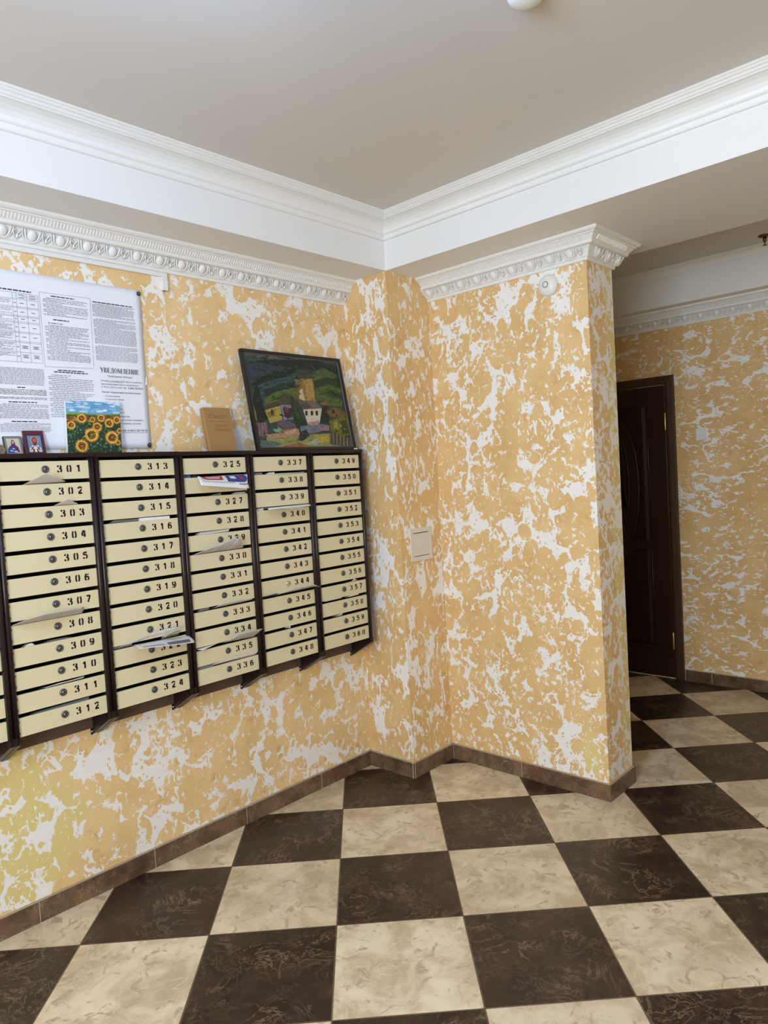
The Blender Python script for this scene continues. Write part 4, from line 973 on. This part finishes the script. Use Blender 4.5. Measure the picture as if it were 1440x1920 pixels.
# left table
def tl_(x0, z0, x1, z1): ink.ribbon([(x0, z0), (x1, z1)], .0011, lambda x, z: nf(x, z), 2)
head(-2.07, .22, 2.331, .0044)
TX = [-2.14, -2.028, -2.014, -1.978, -1.937]
for z in (2.322, 2.300, 2.272, 2.268, 2.240, 2.236, 2.218, 2.213, 2.181, 2.177, 2.147, 2.142, 2.107, 2.071): tl_(-2.6, z, -1.937, z)
for i, x in enumerate(TX[1:]): tl_(x, 2.322, x - (.0 if i else 0), 2.071)
tl_(-1.996+.0, 2.311, -1.937, 2.311)
for z0, z1 in ((2.298, 2.275), (2.266, 2.243), (2.234, 2.220), (2.211, 2.184), (2.175, 2.150), (2.140, 2.110), (2.104, 2.085)): block(-2.12, -2.033, z0, z1, .0042, 0, .3, 99)
for z in (2.286, 2.254, 2.228, 2.198, 2.163, 2.126, 2.092):
    for xc, wd in ((-1.996, .014), (-1.957, .014), (-2.021, .008)): bar(xc-wd/2, xc+wd/2, z-.0013, z+.0013, 0)
for xc in (-1.996, -1.957):
    for z in (2.316, 2.306, 2.130, 2.122, 2.097, 2.088): bar(xc-.011, xc+.011, z-.0012, z+.0012, 0)
block(-2.6, -2.15, 2.298, 2.075, .0048, 0, .2)
# lower left column
block(-2.6, -2.14, 2.048, 1.80, .0046); block(-2.115, -1.936, 2.050, 1.985, .0042, 0, .1, 9); head(-2.02, .03, 1.978); block(-2.11, -1.932, 1.972, 1.950, .0044, 1, .1, 9)
block(-2.11, -1.932, 1.943, 1.932, .0044, 1, .1, 9); head(-2.02, .10, 1.924); block(-2.105, -1.930, 1.918, 1.862, .0042, 0, .1, 8); head(-2.02, .09, 1.853); block(-2.105, -1.926, 1.848, 1.812, .0042, 2, .1, 8)
# middle column, boxed
tl_(-1.930, 2.337, -1.735, 2.340); tl_(-1.735, 2.340, -1.741, 2.072); tl_(-1.930, 2.337, -1.930, 2.060); tl_(-1.93, 2.060, -1.74, 2.066)
head(-1.843, .09, 2.328); block(-1.919, -1.749, 2.322, 2.250, .0062, 0, .35, 3, .34); head(-1.855, .06, 2.240)
block(-1.918, -1.85, 2.229, 2.222, .006, 1, 0); block(-1.918, -1.751, 2.220, 2.084, .0056, 0, .35, 4, .36)
head(-1.833, .10, 2.050); head(-1.833, .13, 2.043); block(-1.921, -1.747, 2.034, 1.868, .0068, 2, .45, 3, .36)
# right column
head(-1.641, .17, 2.329); block(-1.729, -1.551, 2.324, 2.270, .0040, 0, .08, 9); block(-1.728, -1.550, 2.266, 2.165, .0040, 0, .08, 9); block(-1.728, -1.550, 2.160, 2.098, .0040, 0, .1, 9)
# serif capitals of the heading
SER = {
 'У': (.82, [((.10,.97),(.46,.34),.17), ((.76,.97),(.36,.08),.07), ((.36,.08),(.16,.06),.12), ((0,.97),(.30,.97),.05), ((.58,.97),(.84,.97),.05)]),
 'В': (.74, [((.18,0),(.18,1),.17), ((.02,.97),(.45,.97),.05), ((.45,.97),(.58,.85),.10), ((.58,.85),(.58,.67),.15), ((.58,.67),(.40,.53),.07), ((.18,.53),(.45,.53),.05), ((.45,.52),(.64,.38),.08), ((.64,.38),(.64,.17),.16), ((.64,.17),(.46,.03),.08), ((.02,.03),(.46,.03),.05)]),
 'Е': (.74, [((.18,0),(.18,1),.17), ((.02,.97),(.66,.97),.05), ((.66,.99),(.66,.76),.05), ((.18,.52),(.48,.52),.05), ((.48,.66),(.48,.38),.05), ((.02,.03),(.66,.03),.05), ((.69,.0),(.69,.28),.05)]),
 'Д': (.86, [((.66,.03),(.66,1),.17), ((.36,.97),(.82,.97),.05), ((.36,.97),(.14,.05),.07), ((.0,.03),(.86,.03),.06), ((.03,.03),(.03,-.22),.05), ((.84,.03),(.84,-.22),.05)]),
 'О': (.86, [((.14,.30),(.14,.70),.17), ((.72,.30),(.72,.70),.17), ((.14,.70),(.30,.95),.10), ((.30,.96),(.56,.96),.05), ((.56,.95),(.72,.70),.10), ((.14,.30),(.30,.05),.10), ((.30,.04),(.56,.04),.05), ((.56,.05),(.72,.30),.10)]),
 'М': (1.04, [((.14,0),(.14,.97),.06), ((.14,.97),(.50,.10),.16), ((.50,.10),(.86,.97),.06), ((.88,0),(.88,1),.17), ((0,.03),(.28,.03),.05), ((.72,.03),(1.04,.03),.05), ((0,.97),(.2,.97),.05), ((.84,.97),(1.04,.97),.05)]),
 'Л': (.86, [((.68,0),(.68,1),.17), ((.34,.97),(.84,.97),.05), ((.38,.97),(.22,.12),.07), ((.22,.10),(.05,.06),.11), ((.52,.03),(.84,.03),.05)]),
 'Н': (.88, [((.16,0),(.16,1),.17), ((.70,0),(.70,1),.17), ((.16,.52),(.70,.52),.05), ((0,.97),(.32,.97),.05), ((0,.03),(.32,.03),.05), ((.54,.97),(.86,.97),.05), ((.54,.03),(.86,.03),.05)]),
 'И': (.88, [((.16,0),(.16,1),.17), ((.70,0),(.70,1),.17), ((.16,.12),(.70,.88),.07), ((0,.97),(.32,.97),.05), ((0,.03),(.32,.03),.05), ((.54,.97),(.86,.97),.05), ((.54,.03),(.86,.03),.05)]),
}
word = 'УВЕДОМЛЕНИЕ'
tot = sum(SER[c][0]+.07 for c in word); sx = .166/tot; x = -1.715
for c in word:
    wd, sts = SER[c]
    for (a, q, th_) in sts:
        ink.ribbon([(x+a[0]*sx, 2.053+a[1]*.0195), (x+q[0]*sx, 2.053+q[1]*.0195)], th_*.0185, lambda x_, z_: (x_, NY_-.0002, z_), 1)
    x += (wd+.07)*sx
for body, xa, xb, z, h, m in (('Уважаемые жильцы!', -1.687, -1.580, 2.036, .0088, 0),
        ('Начиная с 25 ноября 2023 года все заявки на', -1.716, -1.541, 2.0175, .0068, 0), ('внутриквартирные работы принимаются', -1.716, -1.556, 2.0045, .0068, 0),
        ('с 7:00 до 23:00 по телефону', -1.716, -1.610, 1.9925, .0068, 0), ('8 (863) 285-09-50', -1.602, -1.537, 1.9925, .0072, 1),
        ('Ремонт и подключение бытовой техники:', -1.715, -1.547, 1.9725, .0072, 1),
        ('•  Холодильников', -1.712, -1.640, 1.957, .0070, 0), ('•  Стиральных машин', -1.712, -1.625, 1.9445, .0070, 0), ('•  Плит', -1.712, -1.684, 1.9315, .0070, 0),
        ('•  Кондиционерных', -1.712, -1.632, 1.9060, .0070, 0), ('•  Другая техника', -1.712, -1.628, 1.8930, .0070, 0), ('Ремонту квартир.', -1.70, -1.603, 1.8765, .0074, 0),
        ('Услуги по дезинсекции, клинингу,', -1.715, -1.545, 1.8625, .0070, 0), ('вскрытие и замену замков.', -1.700, -1.556, 1.8485, .0070, 0),
        ('Диспетчерская: 8 (863) 285-09-50', -1.715, -1.531, 1.8195, .0080, 1)):
    put_text(ink, body, xa, xb, z, h, nf, m)
bar(-1.685, -1.628, 2.0155, 2.0162, 1); bar(-1.715, -1.531, 1.8135, 1.8144, 1)
ink.build('printed_text', [M['ink'], M['ink_black'], M['ink_light']], t)
b = MB(); b.prism([(-1.5245, 2.020), (-1.519, 2.048), (-1.5165, 2.046), (-1.5165, 2.014), (-1.528, 2.013)], lambda p, q: (p[0], q, p[1]), -.0072, -.0058)
b.build('torn_spot', M['paper_white'], t)
for (x, z, lab) in ((-1.526, 2.388, 'black push pin at the upper right corner of the notice sheet'), (-1.527, 1.763, 'black push pin at the lower right corner of the notice sheet')):
    t = thing('push_pin', lab, 'push pin', (x, -.006, z), 'pins holding the notice sheet')
    def pn(px, py, h, x=x, z=z): return (x+px, -.0063-h, z+py)
    b = MB(); b.lathe([(0, 0), (.0085, 0), (.0085, .003), (.0060, .0052), (.0045, .0052)], pn, 20); b.build('collar', M['frame_black'], t)
    b = MB(); b.lathe([(.0045, .0050), (.0042, .0062), (.002, .007), (0, .0072)], pn, 16); b.build('head', M['lock_metal'], t)

# ------------------------------------------------------------------ things standing on top of the mailboxes
class Leaning:
    """a local frame for a flat thing standing on the cabinet top and leaning back: u right, v up along it, h towards the viewer"""
    def __init__(s, xl, xr, ybot, ytop, height, yaw=0.0, xtop=0.0):
        s.xl, s.xr = xl, xr; s.z0 = topz((xl+xr)/2)+.0006; s.yb, s.yt, s.H = ybot, ytop, height
        lean = math.asin((ytop-ybot)/height); s.c, s.sn = math.cos(lean), math.sin(lean); s.yaw = yaw; s.xt = xtop
    def __call__(s, u, v, h=0.0):
        """u, v in metres from the lower left front corner"""
        return (s.xl + u + s.xt*v/s.H, s.yb + v*s.sn - h*s.c - s.yaw*u, s.z0 + v*s.c + h*s.sn)
def lbox(b, F, u0, u1, v0, v1, h0, h1, m=0):
    p = [F(u0,v0,h0),F(u1,v0,h0),F(u1,v0,h1),F(u0,v0,h1),F(u0,v1,h0),F(u1,v1,h0),F(u1,v1,h1),F(u0,v1,h1)]
    b.add(p, [(0,1,2,3),(7,6,5,4),(3,2,6,7),(1,5,6,2),(1,0,4,5),(0,3,7,4)], m)
def paint(b, F, u0, v0, W, H, polys, h0, dh=.00006):
    for k, (c, pts) in enumerate(polys):
        cx = [min(1, max(0, p[0])) for p in pts]; cy = [min(1, max(0, p[1])) for p in pts]
        b.add([F(u0+x*W, v0+y*H, h0+dh*k) for x, y in zip(cx, cy)], [tuple(range(len(pts)))])
        b.col[len(b.f)-1] = srgb(*c)
def blob(cx, cy, rx, ry, n=10, jag=0.0, rd=None, a0=0.0):
    return [(cx + rx*(1+(rd.uniform(-jag, jag) if rd else 0))*math.cos(a0+2*math.pi*i/n), cy + ry*(1+(rd.uniform(-jag, jag) if rd else 0))*math.sin(a0+2*math.pi*i/n)) for i in range(n)]

# framed landscape
W_, H_ = .632, .487
F = Leaning(-1.050, -.418, -.108, -.022, H_)
t = thing('framed_painting', 'black framed oil painting of a castle tower and village leaning on the wall', 'painting', (-.734, -.10, F.z0))
b = MB(); fw = .016
for (u0, u1, v0, v1) in ((0, W_, 0, fw), (0, W_, H_-fw, H_), (0, fw, fw, H_-fw), (W_-fw, W_, fw, H_-fw)): lbox(b, F, u0, u1, v0, v1, -.010, .012)
b.build('picture_frame', M['frame_black'], t, bevel=.0025)
b = MB(); g = .0035
for (u0, u1, v0, v1) in ((fw, W_-fw, fw, fw+g), (fw, W_-fw, H_-fw-g, H_-fw), (fw, fw+g, fw, H_-fw), (W_-fw-g, W_-fw, fw, H_-fw)): lbox(b, F, u0+.0002, u1-.0002, v0+.0002, v1-.0002, 0, .0075)
b.build('inner_lip', M['frame_lip'], t)
b = MB(); lbox(b, F, fw-.004, W_-fw+.004, fw-.004, H_-fw+.004, -.006, .0005)
for f in range(6): b.col[f] = srgb(58, 74, 72)
rd = random.Random(21)
paint(b, F, fw, fw, W_-2*fw, H_-2*fw, LANDSCAPE, .0008, .00004)
dabs = []
for k in range(260):
    x, y = rd.random(), rd.random()
    if y > .55: cs = ((66, 84, 80), (40, 50, 48), (54, 60, 84), (60, 78, 54), (48, 62, 58))
    elif y > .28: cs = ((70, 80, 50), (52, 56, 44), (96, 100, 60), (44, 44, 40))
    else: cs = ((110, 104, 76), (150, 144, 110), (60, 64, 60), (140, 110, 96), (84, 90, 80))
    if .52 < x < .75 and .3 < y < .75: continue
    if y < .55 and rd.random() < .65: continue
    a = rd.uniform(-.5, .6); L = rd.uniform(.02, .06); wv = rd.uniform(.006, .014)
    dabs.append((rd.choice(cs), [(x, y), (x+L*math.cos(a)*.5, y+L*math.sin(a)*.5+wv), (x+L*math.cos(a), y+L*math.sin(a)), (x+L*math.cos(a)*.5, y+L*math.sin(a)*.5-wv)]))
paint(b, F, fw, fw, W_-2*fw, H_-2*fw, dabs, .0008+.00004*len(LANDSCAPE), .000004)
b.build('canvas', M['oil_paint'], t)

# sunflower canvas
W_, H_ = .2165, .206
F = Leaning(-1.8825, -1.666, -.036, -.026, H_, xtop=.010)
t = thing('sunflower_painting', 'small unframed canvas of sunflowers under a blue sky', 'painting', (-1.774, -.04, F.z0))
b = MB(); lbox(b, F, 0, W_, 0, H_, -.016, 0); b.build('stretcher', M['paper_white'], t, bevel=.001)
b = MB(); rd = random.Random(8); polys = [((44, 66, 48), [(0, 0), (1, 0), (1, 1), (0, 1)]), ((120, 178, 214), [(0, .745), (1, .765), (1, 1), (0, 1)])]
for k in range(46):
    x, y = rd.random(), rd.uniform(.79, 1.0); L = rd.uniform(.04, .16)
    polys.append((rd.choice(((214, 230, 240), (190, 216, 236), (150, 196, 226), (104, 166, 208), (232, 240, 244))), blob(x, y, L*.6, rd.uniform(.008, .03), 7, .3, rd)))
polys.append(((112, 176, 92), [(0, .742), (.3, .757), (.62, .738), (1, .76), (1, .785), (.6, .765), (.3, .785), (0, .79)]))
polys.append(((126, 96, 44), [(0, .60), (.3, .63), (.7, .62), (1, .60), (1, .765), (.62, .742), (.3, .76), (0, .746)]))
for k in range(90):
    x, y = rd.random(), rd.uniform(.62, .75); polys.append((rd.choice(((150, 100, 40), (120, 60, 30), (190, 150, 60), (70, 80, 40), (90, 60, 34))), blob(x, y, rd.uniform(.01, .03), rd.uniform(.008, .02), 6, .4, rd)))
for k in range(420):
    x, y = rd.random(), rd.uniform(0, .63); a = rd.uniform(0, 6.28); L = rd.uniform(.02, .07); wv = rd.uniform(.006, .018)
    polys.append((rd.choice(((44, 66, 54), (66, 106, 64), (92, 142, 84), (50, 84, 58), (110, 150, 108), (34, 50, 46), (140, 168, 140))),
                  [(x, y), (x+L*math.cos(a)*.5-wv*math.sin(a), y+L*math.sin(a)*.5+wv*math.cos(a)), (x+L*math.cos(a), y+L*math.sin(a)), (x+L*math.cos(a)*.5+wv*math.sin(a), y+L*math.sin(a)*.5-wv*math.cos(a))]))
for (cx, cy, r, gr) in ((.08, .55, .075, 0), (.27, .68, .085, 0), (.47, .66, .05, 0), (.63, .69, .07, 1), (.78, .60, .085, 0), (.93, .66, .07, 0), (.97, .45, .05, 0), (.55, .52, .085, 0), (.93, .22, .05, 0), (.44, .37, .125, 1), (.82, .32, .12, 1), (.25, .16, .11, 0)):
    r *= 1.2
    for ring, (k0, colr) in enumerate(((1.0, (206, 150, 44)), (.86, (240, 196, 84)))):
        n = 22; pts = []
        for i in range(n*2): 
            rr = r*k0*(1.0 if i % 2 == 0 else .74)*rd.uniform(.9, 1.08); a = math.pi*i/n + .2*ring; pts.append((cx+rr*math.cos(a), cy+rr*1.05*math.sin(a)))
        polys.append((colr, pts))
    polys.append(((142, 84, 38), blob(cx, cy, r*.55, r*.58, 12, .15, rd))); polys.append(((104, 58, 30), blob(cx-.1*r, cy+.05*r, r*.38, r*.4, 10, .2, rd)))
    polys.append((((110, 150, 80) if gr else (170, 110, 56)), blob(cx, cy, r*.2, r*.2, 8, .2, rd)))
    for k in range(8): polys.append((rd.choice(((250, 214, 120), (190, 120, 40), (226, 170, 60))), blob(cx+rd.uniform(-.6, .6)*r, cy+rd.uniform(-.6, .6)*r, r*.09, r*.05, 5, .3, rd)))
paint(b, F, 0, 0, W_, H_, polys, .0003, .000002); b.build('painted_face', M['flower_paint'], t)

# tan book
W_, H_, T_ = .139, .204, .026
F = Leaning(-1.2745, -1.1355, -.078, -.036, H_)
t = thing('book', 'tan cloth bound book with an embossed title leaning on the wall', 'book', (-1.205, -.07, F.z0))
b = MB(); lbox(b, F, 0, W_, 0, H_, -.0024, 0); lbox(b, F, 0, W_, 0, H_, -T_, -T_+.0024)
n = 6; sp = [(-.0005-.0035*math.sin(math.pi*i/n), -T_*i/n) for i in range(n+1)]
b.prism(sp + [(.002, -T_), (.002, 0)], lambda p, v: F(p[0], v, p[1]), 0, H_)
b.build('cover', M['book_cloth'], t, bevel=.0012)
b = MB(); lbox(b, F, .003, W_-.003, .003, H_-.003, -T_+.003, -.003); b.build('pages', M['book_pages'], t)
b = MB(); ff = lambda x, z: F(x, z, .0006)
put_text(b, 'Скотт', .022, .120, H_-.050, .020, ff, 0)
b.ribbon([(.020, H_-.063), (.058, H_-.0635)], .002, ff, 0); b.ribbon([(.068, H_-.064), (.126, H_-.0645)], .002, ff, 0)
put_text(b, 'ПЕРТСКАЯ', .048, .110, H_-.090, .0105, ff, 1); put_text(b, 'КРАСАВИЦА', .046, .118, H_-.108, .0105, ff, 1)
b.build('title', [M['book_dark'], M['book_red']], t)

# two small icons
def icon(F, W_, H_, lab, board, polys, border, bw):
    t = thing('icon', lab, 'icon', (F.xl+W_/2, F.yb, F.z0), 'small icons on the mailboxes')
    b = MB(); lbox(b, F, 0, W_, 0, H_, -.008, 0); b.build('board', board, t, bevel=.001)
    if border:
        b = MB()
        for (u0, u1, v0, v1) in ((bw*.3, W_-bw*.3, bw*.3, bw), (bw*.3, W_-bw*.3, H_-bw, H_-bw*.3), (bw*.3, bw, bw, H_-bw), (W_-bw, W_-bw*.3, bw, H_-bw)): lbox(b, F, u0, u1, v0, v1, 0, .0015)
        b.build('border', border, t)
    b = MB(); paint(b, F, bw, bw*1.0, W_-2*bw, H_-2*bw if border else H_-3*bw, polys, .0003, .00002); b.build('painted_face', M['icon_paint'], t)
rd = random.Random(4)
F = Leaning(-2.1040, -2.0410, -.036, -.014, .074)
icon(F, .063, .074, 'small icon of a veiled woman in a grey ornate border', M['frame_black'], [
    ((206, 200, 178), [(0, 0), (1, 0), (1, 1), (0, 1)]), ((222, 206, 120), blob(.5, .76, .25, .2, 18)), ((204, 196, 170), blob(.5, .76, .20, .16, 18)),
    ((58, 62, 116), [(.36, .5), (.34, .72), (.42, .88), (.5, .92), (.58, .88), (.66, .72), (.64, .5)]),
    ((120, 44, 88), [(.12, .05), (.2, .42), (.38, .6), (.62, .6), (.84, .4), (.92, .05)]), ((44, 78, 150), [(.02, 0), (.06, .3), (.22, .5), (.40, .42), (.48, .0)]),
    ((60, 96, 168), [(.35, 0), (.4, .3), (.55, .36), (.68, .2), (.66, 0)]), ((206, 206, 222), blob(.3, .16, .12, .06, 8, .3, rd)), ((212, 210, 220), blob(.62, .1, .14, .05, 8, .3, rd)), ((200, 204, 224), blob(.46, .3, .1, .04, 8, .3, rd)),
    ((218, 178, 160), blob(.5, .74, .085, .10, 14)), ((200, 150, 136), blob(.5, .70, .03, .012, 8))], M['icon_silver'], .009)
F = Leaning(-2.0345, -1.9610, -.036, -.014, .094)
icon(F, .0735, .094, 'small dark red icon of a bearded bishop in a white robe with crosses', M['icon_wood'], [
    ((40, 48, 92), [(0, 0), (1, 0), (1, 1), (0, 1)]), ((116, 138, 172), [(.09, .06), (.91, .06), (.91, .94), (.09, .94)]),
    ((140, 130, 84), blob(.5, .68, .28, .24, 22)), ((190, 178, 110), blob(.5, .68, .25, .21, 22)), ((124, 136, 160), blob(.5, .68, .2, .165, 22)),
    ((226, 214, 196), [(.12, .06), (.16, .30), (.34, .44), (.5, .36), (.66, .44), (.84, .30), (.88, .06)]),
    ((150, 40, 48), [(.30, .06), (.38, .22), (.62, .22), (.70, .06)]), ((232, 222, 206), [(.42, .06), (.44, .30), (.5, .36), (.56, .30), (.58, .06)]),
    ((146, 48, 60), [(.33, .62), (.36, .80), (.5, .88), (.64, .80), (.67, .62), (.60, .50), (.5, .44), (.40, .50)]), ((196, 110, 104), blob(.5, .68, .11, .11, 14)), ((120, 40, 52), [(.36, .62), (.42, .56), (.58, .56), (.64, .62), (.58, .46), (.5, .42), (.42, .46)]),
    ((60, 30, 40), blob(.45, .69, .02, .012, 6)), ((60, 30, 40), blob(.55, .69, .02, .012, 6)), ((90, 34, 44), blob(.5, .60, .04, .012, 6))]
    + [((44, 34, 44), [(cx-.10, cy+.09), (cx-.07, cy+.12), (cx+.10, cy-.09), (cx+.07, cy-.12)]) for cx, cy in ((.31, .26), (.69, .26))]
    + [((44, 34, 44), [(cx+.10, cy+.09), (cx+.07, cy+.12), (cx-.10, cy-.09), (cx-.07, cy-.12)]) for cx, cy in ((.31, .26), (.69, .26))], None, .0075)
# round wooden plaque at the left edge
zc = topz(-2.127)+.0202
t = thing('wooden_disc', 'small round brown wooden plaque at the left end of the mailbox top', 'plaque', (-2.127, -.045, zc-.02))
b = MB(); b.lathe([(0, 0), (.0195, 0), (.0198, .002), (.0195, .007), (.017, .009), (.015, .0075), (0, .0075)], lambda x, y, h: (-2.127+x, -.040-h*.97+y*.12, zc+y), 36); b.build('disc', M['disc_wood'], t)
b = MB(); b.lathe([(0, .0078), (.009, .0078), (.008, .0088), (0, .009)], lambda x, y, h: (-2.127+x, -.040-h*.97+y*.12, zc+y), 24); b.build('inlay', M['paper_dim'], t)
# scrap of folded paper beside the framed painting
b = MB(); z0 = topz(-.40)+.0008
b.box(-.440, -.4165, -.125, -.085, z0, z0+.0012); b.box(-.439, -.4175, -.124, -.09, z0+.0016, z0+.009)
tag(b.build('paper_scrap', M['paper_white'], bevel=.0005), 'small folded white paper on the mailbox top right of the painting', 'paper')
